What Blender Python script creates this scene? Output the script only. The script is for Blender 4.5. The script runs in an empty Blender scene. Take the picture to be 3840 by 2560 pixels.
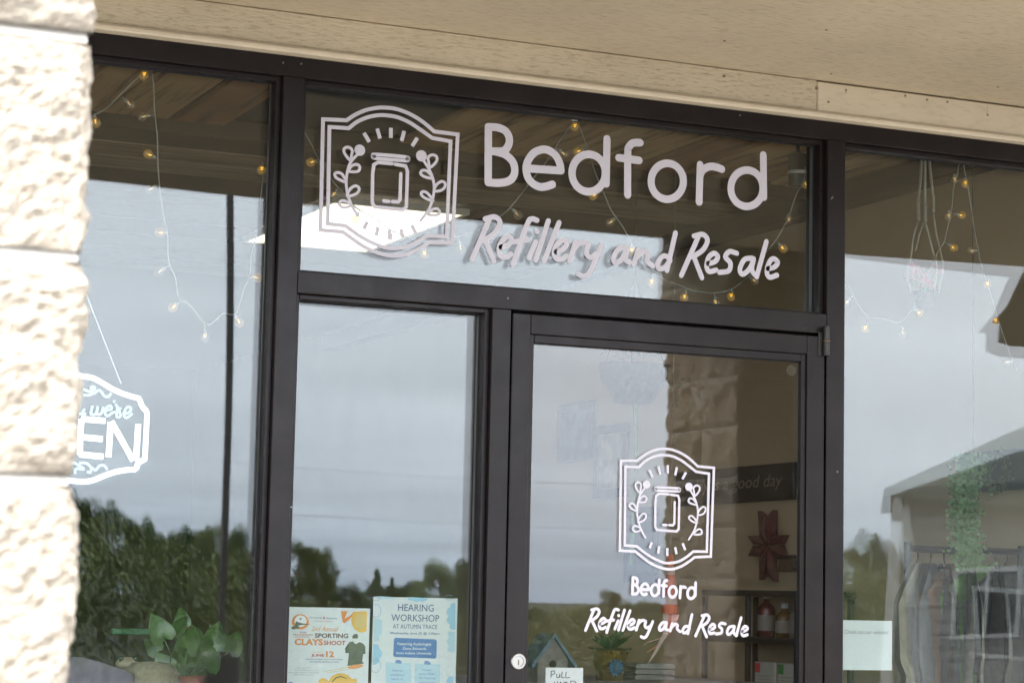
import bpy, math, random
from mathutils import Vector, Matrix, noise

random.seed(7)
SC = bpy.context.scene
COL = SC.collection
R = math.radians

# ------------------------------------------------------------------ camera
FPX, PW, PH = 8500.0, 3840.0, 2560.0          # calibrated focal length in pixels of the photograph
YAW, PITCH, ROLL = R(23.761), R(6.495), R(1.233)
DIST, EYE = 5.235, 1.41                       # metres in front of the shop front, above the walk
CAM = Vector((0.0, -DIST, EYE))
FWD = Vector((math.sin(YAW)*math.cos(PITCH), math.cos(YAW)*math.cos(PITCH), math.sin(PITCH)))
_r = Vector((math.cos(YAW), -math.sin(YAW), 0)); _u = _r.cross(FWD)
RGT = math.cos(ROLL)*_r + math.sin(ROLL)*_u
UPV = -math.sin(ROLL)*_r + math.cos(ROLL)*_u
cd = bpy.data.cameras.new('camera'); cam = bpy.data.objects.new('camera', cd); COL.objects.link(cam)
cd.sensor_width = 22.3; cd.lens = FPX/PW*22.3; cd.clip_start = 0.05; cd.clip_end = 3000
m = Matrix((RGT, UPV, -FWD)).transposed().to_4x4(); m.translation = CAM
cam.matrix_world = m
cd.dof.use_dof = True; cd.dof.focus_distance = 5.85; cd.dof.aperture_fstop = 6.7
SC.camera = cam

# ------------------------------------------------------------------ sky and sun: bright overcast
SUN_EL, SUN_AZ = R(40), R(228)                # azimuth measured from +Y towards +X
w = bpy.data.worlds.new('World'); SC.world = w; w.use_nodes = True
nt = w.node_tree; nt.nodes.clear()
def N(nt, t, **k):
    n = nt.nodes.new(t)
    for a, b in k.items(): setattr(n, a, b)
    return n
out = N(nt, 'ShaderNodeOutputWorld'); bg = N(nt, 'ShaderNodeBackground'); bg.inputs[1].default_value = 0.1
sky = N(nt, 'ShaderNodeTexSky', sky_type='NISHITA', sun_disc=False)
sky.sun_elevation = SUN_EL; sky.sun_rotation = SUN_AZ; sky.dust_density = 2.0
tc = N(nt, 'ShaderNodeTexCoord'); sp = N(nt, 'ShaderNodeSeparateXYZ'); nt.links.new(tc.outputs['Generated'], sp.inputs[0])
# cloud deck: direction divided by height, so the clouds flatten into bands towards the horizon
zc = N(nt, 'ShaderNodeMath', operation='MAXIMUM'); nt.links.new(sp.outputs[2], zc.inputs[0]); zc.inputs[1].default_value = 0.0
za = N(nt, 'ShaderNodeMath', operation='ADD'); nt.links.new(zc.outputs[0], za.inputs[0]); za.inputs[1].default_value = 0.05
dx = N(nt, 'ShaderNodeMath', operation='DIVIDE'); nt.links.new(sp.outputs[0], dx.inputs[0]); nt.links.new(za.outputs[0], dx.inputs[1])
dy = N(nt, 'ShaderNodeMath', operation='DIVIDE'); nt.links.new(sp.outputs[1], dy.inputs[0]); nt.links.new(za.outputs[0], dy.inputs[1])
cb = N(nt, 'ShaderNodeCombineXYZ'); nt.links.new(dx.outputs[0], cb.inputs[0]); nt.links.new(dy.outputs[0], cb.inputs[1])
nz = N(nt, 'ShaderNodeTexNoise'); nz.inputs['Scale'].default_value = 0.75; nz.inputs['Detail'].default_value = 5; nz.inputs['Roughness'].default_value = 0.5
nt.links.new(cb.outputs[0], nz.inputs['Vector'])
cr = N(nt, 'ShaderNodeMapRange'); nt.links.new(nz.outputs[0], cr.inputs[0])
cr.inputs[1].default_value = 0.3; cr.inputs[2].default_value = 0.7; cr.inputs[3].default_value = 0.89; cr.inputs[4].default_value = 1.09
gr = N(nt, 'ShaderNodeValToRGB'); nt.links.new(zc.outputs[0], gr.inputs[0])
e = gr.color_ramp.elements
e[0].position = 0.0; e[0].color = (0.42, 0.50, 0.62, 1)
e[1].position = 1.0; e[1].color = (1.0, 1.0, 1.0, 1)
for p_, c_ in ((0.05, (0.61, 0.67, 0.765, 1)), (0.12, (0.735, 0.785, 0.865, 1)), (0.3, (0.82, 0.86, 0.92, 1))):
    q = gr.color_ramp.elements.new(p_); q.color = c_
mu = N(nt, 'ShaderNodeVectorMath', operation='SCALE'); nt.links.new(gr.outputs[0], mu.inputs[0]); nt.links.new(cr.outputs[0], mu.inputs['Scale'])
m2 = N(nt, 'ShaderNodeVectorMath', operation='SCALE'); nt.links.new(mu.outputs[0], m2.inputs[0]); m2.inputs['Scale'].default_value = 13.0
mx = N(nt, 'ShaderNodeMix', data_type='RGBA'); mx.inputs[0].default_value = 0.93
nt.links.new(sky.outputs[0], mx.inputs[6]); nt.links.new(m2.outputs[0], mx.inputs[7])
nt.links.new(mx.outputs[2], bg.inputs[0]); nt.links.new(bg.outputs[0], out.inputs[0])

sd = bpy.data.lights.new('sun', 'SUN'); sd.energy = 1.5; sd.angle = R(15); sd.color = (1.0, 0.965, 0.92)
sun = bpy.data.objects.new('sun', sd); COL.objects.link(sun)
SDIR = Vector((math.sin(SUN_AZ)*math.cos(SUN_EL), math.cos(SUN_AZ)*math.cos(SUN_EL), math.sin(SUN_EL)))
sun.rotation_euler = SDIR.to_track_quat('Z', 'Y').to_euler(); sun.location = SDIR*30

SC.view_settings.view_transform = 'Standard'; SC.view_settings.look = 'None'
SC.view_settings.gamma = 1.0; SC.view_settings.exposure = 2.8
SC.render.engine = 'CYCLES'
SC.cycles.use_denoising = True
SC.cycles.max_bounces = 10; SC.cycles.diffuse_bounces = 5; SC.cycles.glossy_bounces = 6
SC.cycles.transparent_max_bounces = 32; SC.cycles.transmission_bounces = 8
SC.cycles.caustics_reflective = False; SC.cycles.caustics_refractive = False
SC.cycles.sample_clamp_indirect = 8.0

# ------------------------------------------------------------------ measuring helpers
def ray(x, y):
    return ((x-PW/2)/FPX)*RGT + ((PH/2-y)/FPX)*UPV + FWD
def on_y(x, y, Y):                      # point of a plane parallel to the shop front
    d = ray(x, y); t = (Y-CAM.y)/d.y; return CAM + d*t
def on_x(x, y, X):
    d = ray(x, y); t = (X-CAM.x)/d.x; return CAM + d*t
def on_z(x, y, Z):
    d = ray(x, y); t = (Z-CAM.z)/d.z; return CAM + d*t
GLASS_Y = 0.055
def mirrored(x, y, v):                  # a thing seen in the glass, v metres in front of the shop
    p = on_y(x, y, v); p.y = 2*GLASS_Y - v; return p

# ------------------------------------------------------------------ materials
MATS = {}
def mat(name, col, rough=0.6, metal=0.0, var=0.0, scale=20.0, bump=0.0, bscale=60.0, stretch=(1, 1, 1), emit=None, estr=0.0, col2=None, spec=0.5, coat=0.0):
    if name in MATS: return MATS[name]
    M = bpy.data.materials.new(name); M.use_nodes = True; t = M.node_tree; b = t.nodes['Principled BSDF']
    b.inputs['Roughness'].default_value = rough; b.inputs['Metallic'].default_value = metal
    b.inputs['Specular IOR Level'].default_value = spec; b.inputs['Coat Weight'].default_value = coat
    b.inputs['Base Color'].default_value = (*col, 1)
    tcn = N(t, 'ShaderNodeTexCoord'); mp = N(t, 'ShaderNodeMapping'); t.links.new(tcn.outputs['Object'], mp.inputs[0])
    mp.inputs['Scale'].default_value = stretch
    if var > 0 or col2:
        nz = N(t, 'ShaderNodeTexNoise'); nz.inputs['Scale'].default_value = scale; nz.inputs['Detail'].default_value = 6; nz.inputs['Roughness'].default_value = 0.62
        t.links.new(mp.outputs[0], nz.inputs['Vector'])
        rp = N(t, 'ShaderNodeValToRGB'); t.links.new(nz.outputs[0], rp.inputs[0])
        rp.color_ramp.elements[0].position = 0.32; rp.color_ramp.elements[1].position = 0.68
        lo = col2 if col2 else tuple(c*(1-var) for c in col); hi = col if col2 else tuple(min(1, c*(1+var)) for c in col)
        rp.color_ramp.elements[0].color = (*lo, 1); rp.color_ramp.elements[1].color = (*hi, 1)
        t.links.new(rp.outputs[0], b.inputs['Base Color'])
    if bump > 0:
        n2 = N(t, 'ShaderNodeTexNoise'); n2.inputs['Scale'].default_value = bscale; n2.inputs['Detail'].default_value = 5; n2.inputs['Roughness'].default_value = 0.6
        t.links.new(mp.outputs[0], n2.inputs['Vector'])
        bp = N(t, 'ShaderNodeBump'); bp.inputs['Strength'].default_value = bump; bp.inputs['Distance'].default_value = 0.01
        t.links.new(n2.outputs[0], bp.inputs['Height']); t.links.new(bp.outputs[0], b.inputs['Normal'])
    if emit:
        b.inputs['Emission Color'].default_value = (*emit, 1); b.inputs['Emission Strength'].default_value = estr
    MATS[name] = M; return M

def glass_mat(name, tint=(0.97, 0.985, 0.98), f0=0.025, rough=0.0, glow=None, dust=0.0):
    if name in MATS: return MATS[name]
    M = bpy.data.materials.new(name); M.use_nodes = True; t = M.node_tree; t.nodes.clear()
    o = N(t, 'ShaderNodeOutputMaterial'); mixn = N(t, 'ShaderNodeMixShader'); tr = N(t, 'ShaderNodeBsdfTransparent'); gl = N(t, 'ShaderNodeBsdfGlossy')
    tr.inputs[0].default_value = (*tint, 1); gl.inputs['Roughness'].default_value = rough; gl.inputs[0].default_value = (1, 1, 1, 1)
    ge = N(t, 'ShaderNodeNewGeometry'); dt = N(t, 'ShaderNodeVectorMath', operation='DOT_PRODUCT')
    t.links.new(ge.outputs['Normal'], dt.inputs[0]); t.links.new(ge.outputs['Incoming'], dt.inputs[1])
    ab = N(t, 'ShaderNodeMath', operation='ABSOLUTE'); t.links.new(dt.outputs['Value'], ab.inputs[0])
    om = N(t, 'ShaderNodeMath', operation='SUBTRACT'); om.inputs[0].default_value = 1.0; t.links.new(ab.outputs[0], om.inputs[1])
    pw = N(t, 'ShaderNodeMath', operation='POWER'); t.links.new(om.outputs[0], pw.inputs[0]); pw.inputs[1].default_value = 5.0
    ma = N(t, 'ShaderNodeMath', operation='MULTIPLY_ADD'); t.links.new(pw.outputs[0], ma.inputs[0]); ma.inputs[1].default_value = 1-f0; ma.inputs[2].default_value = f0
    t.links.new(ma.outputs[0], mixn.inputs[0]); t.links.new(tr.outputs[0], mixn.inputs[1]); t.links.new(gl.outputs[0], mixn.inputs[2])
    if dust > 0:
        tcn = N(t, 'ShaderNodeTexCoord'); mpn = N(t, 'ShaderNodeMapping'); mpn.inputs['Scale'].default_value = (1.0, 1.0, 0.35); t.links.new(tcn.outputs['Object'], mpn.inputs[0])
        n1 = N(t, 'ShaderNodeTexNoise'); n1.inputs['Scale'].default_value = 5.0; n1.inputs['Detail'].default_value = 7; n1.inputs['Roughness'].default_value = 0.65; t.links.new(mpn.outputs[0], n1.inputs['Vector'])
        mr = N(t, 'ShaderNodeMapRange'); t.links.new(n1.outputs[0], mr.inputs[0]); mr.inputs[1].default_value = 0.45; mr.inputs[2].default_value = 0.8; mr.inputs[3].default_value = 0.0; mr.inputs[4].default_value = dust
        df = N(t, 'ShaderNodeBsdfDiffuse'); df.inputs[0].default_value = (0.5, 0.5, 0.48, 1); m3 = N(t, 'ShaderNodeMixShader')
        t.links.new(mr.outputs[0], m3.inputs[0]); t.links.new(mixn.outputs[0], m3.inputs[1]); t.links.new(df.outputs[0], m3.inputs[2]); mixn = m3
    if glow:
        em = N(t, 'ShaderNodeEmission'); em.inputs[0].default_value = (*glow, 1); em.inputs[1].default_value = 1.0; ad = N(t, 'ShaderNodeAddShader')
        t.links.new(mixn.outputs[0], ad.inputs[0]); t.links.new(em.outputs[0], ad.inputs[1]); t.links.new(ad.outputs[0], o.inputs[0])
    else: t.links.new(mixn.outputs[0], o.inputs[0])
    MATS[name] = M; return M

def grain_mat(name, col, dark, axis, rough=0.75, fine=90.0, bump=0.5, stretch=0.3):
    """painted rough-sawn boards: grain drawn out along one axis"""
    if name in MATS: return MATS[name]
    M = bpy.data.materials.new(name); M.use_nodes = True; t = M.node_tree; b = t.nodes['Principled BSDF']
    b.inputs['Roughness'].default_value = rough; b.inputs['Specular IOR Level'].default_value = 0.25
    tcn = N(t, 'ShaderNodeTexCoord'); mp = N(t, 'ShaderNodeMapping'); t.links.new(tcn.outputs['Object'], mp.inputs[0])
    s = [1.0, 1.0, 1.0]; s[axis] = stretch; mp.inputs['Scale'].default_value = s
    a = N(t, 'ShaderNodeTexNoise'); a.inputs['Scale'].default_value = fine; a.inputs['Detail'].default_value = 6; a.inputs['Roughness'].default_value = 0.65
    t.links.new(mp.outputs[0], a.inputs['Vector'])
    c = N(t, 'ShaderNodeTexNoise'); c.inputs['Scale'].default_value = 3.0; c.inputs['Detail'].default_value = 4; t.links.new(tcn.outputs['Object'], c.inputs['Vector'])
    r1 = N(t, 'ShaderNodeValToRGB'); t.links.new(a.outputs[0], r1.inputs[0])
    r1.color_ramp.elements[0].position = 0.30; r1.color_ramp.elements[0].color = (*dark, 1)
    r1.color_ramp.elements[1].position = 0.50; r1.color_ramp.elements[1].color = (*col, 1)
    r2 = N(t, 'ShaderNodeMapRange'); t.links.new(c.outputs[0], r2.inputs[0]); r2.inputs[3].default_value = 0.80; r2.inputs[4].default_value = 1.14
    sc_ = N(t, 'ShaderNodeVectorMath', operation='SCALE'); t.links.new(r1.outputs[0], sc_.inputs[0]); t.links.new(r2.outputs[0], sc_.inputs['Scale'])
    t.links.new(sc_.outputs[0], b.inputs['Base Color'])
    bp = N(t, 'ShaderNodeBump'); bp.inputs['Strength'].default_value = bump; bp.inputs['Distance'].default_value = 0.004
    t.links.new(a.outputs[0], bp.inputs['Height']); t.links.new(bp.outputs[0], b.inputs['Normal'])
    MATS[name] = M; return M

def stone_mat(name, lo, hi):
    if name in MATS: return MATS[name]
    M = bpy.data.materials.new(name); M.use_nodes = True; t = M.node_tree; b = t.nodes['Principled BSDF']
    b.inputs['Roughness'].default_value = 0.95; b.inputs['Specular IOR Level'].default_value = 0.2
    tcn = N(t, 'ShaderNodeTexCoord')
    a = N(t, 'ShaderNodeTexNoise'); a.inputs['Scale'].default_value = 55; a.inputs['Detail'].default_value = 8; a.inputs['Roughness'].default_value = 0.7
    t.links.new(tcn.outputs['Object'], a.inputs['Vector'])
    r1 = N(t, 'ShaderNodeValToRGB'); t.links.new(a.outputs[0], r1.inputs[0])
    r1.color_ramp.elements[0].position = 0.3; r1.color_ramp.elements[0].color = (*lo, 1)
    r1.color_ramp.elements[1].position = 0.6; r1.color_ramp.elements[1].color = (*hi, 1)
    t.links.new(r1.outputs[0], b.inputs['Base Color'])
    n2 = N(t, 'ShaderNodeTexNoise'); n2.inputs['Scale'].default_value = 220; n2.inputs['Detail'].default_value = 6
    t.links.new(tcn.outputs['Object'], n2.inputs['Vector'])
    bp = N(t, 'ShaderNodeBump'); bp.inputs['Strength'].default_value = 0.6; bp.inputs['Distance'].default_value = 0.004
    t.links.new(n2.outputs[0], bp.inputs['Height']); t.links.new(bp.outputs[0], b.inputs['Normal'])
    MATS[name] = M; return M

def leaf_mat(name, lo, hi):
    if name in MATS: return MATS[name]
    M = bpy.data.materials.new(name); M.use_nodes = True; t = M.node_tree; b = t.nodes['Principled BSDF']
    b.inputs['Roughness'].default_value = 0.55
    tcn = N(t, 'ShaderNodeTexCoord'); a = N(t, 'ShaderNodeTexNoise'); a.inputs['Scale'].default_value = 1.1; a.inputs['Detail'].default_value = 5
    t.links.new(tcn.outputs['Object'], a.inputs['Vector'])
    r1 = N(t, 'ShaderNodeValToRGB'); t.links.new(a.outputs[0], r1.inputs[0])
    r1.color_ramp.elements[0].position = 0.3; r1.color_ramp.elements[0].color = (*lo, 1)
    r1.color_ramp.elements[1].position = 0.7; r1.color_ramp.elements[1].color = (*hi, 1)
    t.links.new(r1.outputs[0], b.inputs['Base Color'])
    MATS[name] = M; return M

GLASS = glass_mat('window_glass', dust=0.003); DOOR_GLASS = glass_mat('door_glass', (0.96, 0.97, 0.965), 0.041, dust=0.003)
FRAME = mat('bronze_aluminium', (0.0115, 0.0080, 0.0076), 0.33, 0.0, var=0.35, scale=9, bump=0.05, bscale=160, spec=0.20)
_t = FRAME.node_tree; _n = N(_t, 'ShaderNodeTexNoise'); _n.inputs['Scale'].default_value = 14; _n.inputs['Detail'].default_value = 8; _n.inputs['Roughness'].default_value = 0.7
_tc = N(_t, 'ShaderNodeTexCoord'); _t.links.new(_tc.outputs['Object'], _n.inputs['Vector']); _m = N(_t, 'ShaderNodeMapRange'); _t.links.new(_n.outputs[0], _m.inputs[0])
_m.inputs[1].default_value = 0.3; _m.inputs[2].default_value = 0.7; _m.inputs[3].default_value = 0.27; _m.inputs[4].default_value = 0.40; _t.links.new(_m.outputs[0], _t.nodes['Principled BSDF'].inputs['Roughness'])
GASKET = mat('black_gasket', (0.008, 0.008, 0.009), 0.6)
VINYL = mat('white_vinyl', (0.51, 0.48, 0.525), 0.5, var=0.03, scale=30)
SOFFIT = grain_mat('soffit_paint', (0.54, 0.455, 0.33), (0.37, 0.305, 0.215), 0, fine=140, bump=1.0, stretch=0.2)
BOARD = grain_mat('trim_paint', (0.555, 0.475, 0.35), (0.37, 0.31, 0.22), 0, fine=140, bump=0.9, stretch=0.2)
MOULD = mat('moulding_paint', (0.60, 0.515, 0.39), 0.55, var=0.06, scale=12)
BLOCK = stone_mat('split_face_block', (0.18, 0.15, 0.118), (0.30, 0.265, 0.215))
MORTAR = mat('mortar', (0.36, 0.33, 0.29), 0.95, var=0.1, scale=80, bump=0.4, bscale=200)

# ------------------------------------------------------------------ mesh helpers
class MB:
    def __init__(s): s.v = []; s.f = []; s.sm = False
    def add(s, vs, fs):
        o = len(s.v); s.v += [tuple(v) for v in vs]; s.f += [tuple(i+o for i in f) for f in fs]; return s
    def box(s, a, b):
        x0, y0, z0 = (min(a[i], b[i]) for i in range(3)); x1, y1, z1 = (max(a[i], b[i]) for i in range(3))
        return s.add([(x0,y0,z0),(x1,y0,z0),(x1,y1,z0),(x0,y1,z0),(x0,y0,z1),(x1,y0,z1),(x1,y1,z1),(x0,y1,z1)],
                     [(0,3,2,1),(4,5,6,7),(0,1,5,4),(1,2,6,5),(2,3,7,6),(3,0,4,7)])
    def cbox(s, a, b, c=0.002):            # box with chamfered edges along every side
        x0, y0, z0 = (min(a[i], b[i]) for i in range(3)); x1, y1, z1 = (max(a[i], b[i]) for i in range(3))
        c = min(c, (x1-x0)/3, (y1-y0)/3, (z1-z0)/3)
        import itertools
        vs = []; idx = {}
        for sx, sy, sz in itertools.product((0, 1), repeat=3):
            for ax in range(3):
                p = [(x0, x1)[sx], (y0, y1)[sy], (z0, z1)[sz]]
                for k, sg in enumerate((sx, sy, sz)):
                    if k != ax: p[k] += c if sg == 0 else -c
                idx[(sx, sy, sz, ax)] = len(vs); vs.append(tuple(p))
        fs = []
        ctr = Vector(((x0+x1)/2, (y0+y1)/2, (z0+z1)/2))
        def face(ids):
            pts = [Vector(vs[i]) for i in ids]; fc = sum(pts, Vector())/len(pts)
            n = (pts[1]-pts[0]).cross(pts[2]-pts[0])
            fs.append(tuple(ids) if n.dot(fc-ctr) > 0 else tuple(reversed(ids)))
        for ax in range(3):
            for sg in (0, 1):
                o = [k for k in range(3) if k != ax]
                q = []
                for a_, b_ in ((0, 0), (1, 0), (1, 1), (0, 1)):
                    k = [0, 0, 0]; k[ax] = sg; k[o[0]] = a_; k[o[1]] = b_; q.append(idx[(*k, ax)])
                face(q)
        for ax in range(3):               # edges running along ax
            o = [k for k in range(3) if k != ax]
            for a_ in (0, 1):
                for b_ in (0, 1):
                    k0 = [0, 0, 0]; k0[o[0]] = a_; k0[o[1]] = b_; k1 = list(k0); k1[ax] = 1
                    face([idx[(*k0, o[0])], idx[(*k1, o[0])], idx[(*k1, o[1])], idx[(*k0, o[1])]])
        for k in itertools.product((0, 1), repeat=3): face([idx[(*k, 0)], idx[(*k, 1)], idx[(*k, 2)]])
        return s.add(vs, fs)
    def tube(s, pts, r, seg=8, cap=True):
        pts = [Vector(p) for p in pts]; n = len(pts); o = len(s.v); rr = r if isinstance(r, (list, tuple)) else [r]*n
        t0 = (pts[1]-pts[0]).normalized(); a = Vector((0, 0, 1)) if abs(t0.z) < 0.9 else Vector((1, 0, 0)); u = t0.cross(a).normalized()
        for i, p in enumerate(pts):
            t = (pts[min(i+1, n-1)]-pts[max(i-1, 0)]).normalized(); u = (u-t*u.dot(t)).normalized(); v = t.cross(u)
            for k in range(seg):
                an = 2*math.pi*k/seg; s.v.append(tuple(p+(u*math.cos(an)+v*math.sin(an))*rr[i]))
        for i in range(n-1):
            for k in range(seg):
                a_ = o+i*seg+k; b_ = o+i*seg+(k+1) % seg; s.f.append((a_, b_, b_+seg, a_+seg))
        if cap: s.f.append(tuple(o+k for k in reversed(range(seg)))); s.f.append(tuple(o+(n-1)*seg+k for k in range(seg)))
        return s
    def lathe(s, prof, c=(0, 0, 0), seg=16):        # profile of (radius, height), turned about z
        o = len(s.v); n = len(prof)
        for r, z in prof:
            for k in range(seg):
                an = 2*math.pi*k/seg; s.v.append((c[0]+r*math.cos(an), c[1]+r*math.sin(an), c[2]+z))
        for i in range(n-1):
            for k in range(seg):
                a_ = o+i*seg+k; b_ = o+i*seg+(k+1) % seg; s.f.append((a_, b_, b_+seg, a_+seg))
        return s
    def sphere(s, c, r, seg=10, rings=6, sq=(1, 1, 1)):
        prof = [(max(1e-4, math.sin(math.pi*i/rings)), -math.cos(math.pi*i/rings)) for i in range(rings+1)]
        o = len(s.v); s.lathe(prof, (0, 0, 0), seg)
        for i in range(o, len(s.v)):
            v = s.v[i]; s.v[i] = (c[0]+v[0]*r*sq[0], c[1]+v[1]*r*sq[1], c[2]+v[2]*r*sq[2])
        return s
    def prism(s, poly, y0, y1):            # (x, z) outline, given thickness along y
        n = len(poly); ar = sum(poly[i][0]*poly[(i+1) % n][1]-poly[(i+1) % n][0]*poly[i][1] for i in range(n))
        if ar < 0: poly = poly[::-1]
        vs = [(x, y0, z) for x, z in poly]+[(x, y1, z) for x, z in poly]
        return s.add(vs, [tuple(range(n)), tuple(reversed(range(n, 2*n)))]+[(i+n, (i+1) % n+n, (i+1) % n, i) for i in range(n)])
    def ribbon(s, pts, hw, y0, y1, closed=False, caps=True):    # flat stroke in the x-z plane with round ends
        P = [Vector((p[0], p[1])) for p in pts]
        Q = [P[0]]
        for p in P[1:]:
            if (p-Q[-1]).length > hw*0.08: Q.append(p)
        if closed and (Q[0]-Q[-1]).length < hw*0.08: Q.pop()
        P = Q; n = len(P)
        if n < 2: return s.disc(pts[0], hw, y0, y1)
        L = []; Rr = []
        for i in range(n):
            a = P[i-1] if (closed or i > 0) else None; b = P[(i+1) % n] if (closed or i < n-1) else None
            d0 = (P[i]-a).normalized() if a is not None else None; d1 = (b-P[i]).normalized() if b is not None else None
            if d0 is None: d0 = d1
            if d1 is None: d1 = d0
            t = d0+d1
            if t.length < 1e-4: t = d0
            t.normalize(); nn = Vector((-t.y, t.x)); c = max(0.45, nn.dot(Vector((-d0.y, d0.x))))
            L.append(P[i]+nn*hw/c); Rr.append(P[i]-nn*hw/c)
        out = []
        if closed: left, right = L, Rr
        else: left, right = L, Rr
        o = len(s.v)
        for y in (y0, y1):
            for i in range(n): s.v.append((left[i].x, y, left[i].y)); s.v.append((right[i].x, y, right[i].y))
        k = 2*n
        for i in range(n if closed else n-1):
            a0 = o+2*i; a1 = o+2*((i+1) % n)
            s.f.append((a0+1, a1+1, a1, a0)); s.f.append((a0+k, a1+k, a1+1+k, a0+1+k))
            s.f.append((a0, a1, a1+k, a0+k)); s.f.append((a0+1+k, a1+1+k, a1+1, a0+1))
        if not closed and caps:
            for e_, sg in ((0, -1), (n-1, 1)):
                t = (P[1]-P[0]).normalized() if e_ == 0 else (P[-1]-P[-2]).normalized()
                nn = Vector((-t.y, t.x)); arc = []
                for j in range(7):
                    an = math.pi*j/6; arc.append(P[e_]+nn*hw*math.cos(an)+t*sg*hw*math.sin(an))
                s.prism([(q.x, q.y) for q in arc], y0, y1)
        return s
    def disc(s, c, r, y0, y1, n=20):
        return s.prism([(c[0]+r*math.cos(2*math.pi*k/n), c[1]+r*math.sin(2*math.pi*k/n)) for k in range(n)], y0, y1)
    def mesh(s, name, m=None, smooth=False):
        me = bpy.data.meshes.new(name); me.from_pydata(s.v, [], s.f); me.update()
        if m: me.materials.append(m)
        if smooth: me.polygons.foreach_set('use_smooth', [True]*len(me.polygons))
        return me
    def build(s, name, m, parent=None, smooth=False, loc=None, label=None):
        o = bpy.data.objects.new(name, s.mesh(name, m, smooth)); COL.objects.link(o)
        if parent is not None: o.parent = parent
        if loc is not None: o.location = loc
        if label: o['label'] = label
        return o

def tag(o, label=None, cat=None, group=None, kind=None):
    if label: o['label'] = label
    if cat: o['category'] = cat
    if group: o['group'] = group
    if kind: o['kind'] = kind
    return o
def thing(name, label, cat, loc=(0, 0, 0), rz=0.0, group=None):
    o = bpy.data.objects.new(name, None); COL.objects.link(o); o.location = loc; o.rotation_euler = (0, 0, rz); o.empty_display_size = 0.1
    return tag(o, label, cat, group)
def link_mesh(name, me, parent=None, loc=(0, 0, 0), rot=(0, 0, 0), scale=(1, 1, 1)):
    o = bpy.data.objects.new(name, me); COL.objects.link(o); o.location = loc; o.rotation_euler = rot; o.scale = scale
    if parent is not None: o.parent = parent
    return o
def copy_tree(o, parent=None):
    c = o.copy(); COL.objects.link(c); c.parent = parent
    for ch in list(o.children): copy_tree(ch, c)
    return c
def spline(pts, closed=False, k=6):
    P = [Vector((p[0], p[1]) if len(p) == 2 else p) for p in pts]; n = len(P); res = []
    for i in range(n if closed else n-1):
        p1, p2 = P[i], P[(i+1) % n]
        p0 = P[i-1] if (closed or i > 0) else p1*2-p2; p3 = P[(i+2) % n] if (closed or i < n-2) else p2*2-p1
        for j in range(k):
            t = j/k
            res.append(0.5*((2*p1)+(p2-p0)*t+(2*p0-5*p1+4*p2-p3)*t*t+(3*p1-p0-3*p2+p3)*t**3))
    if not closed: res.append(P[-1])
    return res
_fonts = {}
def text_part(body, x0, z0, x1, z1, y, m, parent, name='lettering', th=0.0003, bold=0.0, shear=0.0):
    """lettering fitted into the box x0..x1, z0..z1 of a plane facing the street"""
    cu = bpy.data.curves.new('lettering', 'FONT'); cu.body = body; cu.size = 1.0; cu.extrude = 0.0; cu.offset = bold; cu.shear = shear; cu.resolution_u = 3
    ob = bpy.data.objects.new('lettering', cu); COL.objects.link(ob)
    dg = bpy.context.evaluated_depsgraph_get(); dg.update()
    me = bpy.data.meshes.new_from_object(ob.evaluated_get(dg)); bpy.data.objects.remove(ob)
    xs = [v.co.x for v in me.vertices]; ys = [v.co.y for v in me.vertices]
    ax, bx, ay, by = min(xs), max(xs), min(ys), max(ys)
    for v in me.vertices:
        px = x0+(v.co.x-ax)/(bx-ax)*(x1-x0); pz = z0+(v.co.y-ay)/(by-ay)*(z1-z0); v.co = (px, y, pz)
    me.materials.clear(); me.materials.append(m); me.update()
    o = bpy.data.objects.new(name, me); COL.objects.link(o); o.parent = parent
    return o

# ================================================================== setting
def struct(name, mb, m, parent=None, smooth=False):
    o = mb.build(name, m, parent, smooth)
    if parent is None: o['kind'] = 'structure'
    return o
CONC = mat('concrete', (0.42, 0.395, 0.355), 0.9, var=0.12, scale=6, bump=0.3, bscale=120)
ASPH = mat('asphalt', (0.10, 0.098, 0.097), 0.95, var=0.25, scale=3, bump=0.4, bscale=90)
GRASS = mat('grass', (0.022, 0.034, 0.010), 0.9, var=0.35, scale=1.2, bump=0.6, bscale=30)
PAINT = mat('road_paint', (0.7, 0.69, 0.66), 0.8, var=0.15, scale=15)
struct('ground', MB().box((-1500, -1500, -0.30), (1500, -30, -0.146)), GRASS)
struct('parking_lot', MB().box((-60, -34, -0.30), (70, -3.72, -0.15+0.012)), ASPH)
walk = struct('pavement', MB().box((-20, -3.6, -0.30), (20, 0.0, 0.0)), CONC)
struct('kerb', MB().cbox((-20, -3.716, -0.30), (20, -3.604, 0.002), 0.015), CONC)
for k in range(9):
    struct('parking_marking', MB().box((-12+2.8*k, -9.2, -0.137), (-11.9+2.8*k, -4.2, -0.134)), PAINT)

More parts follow.
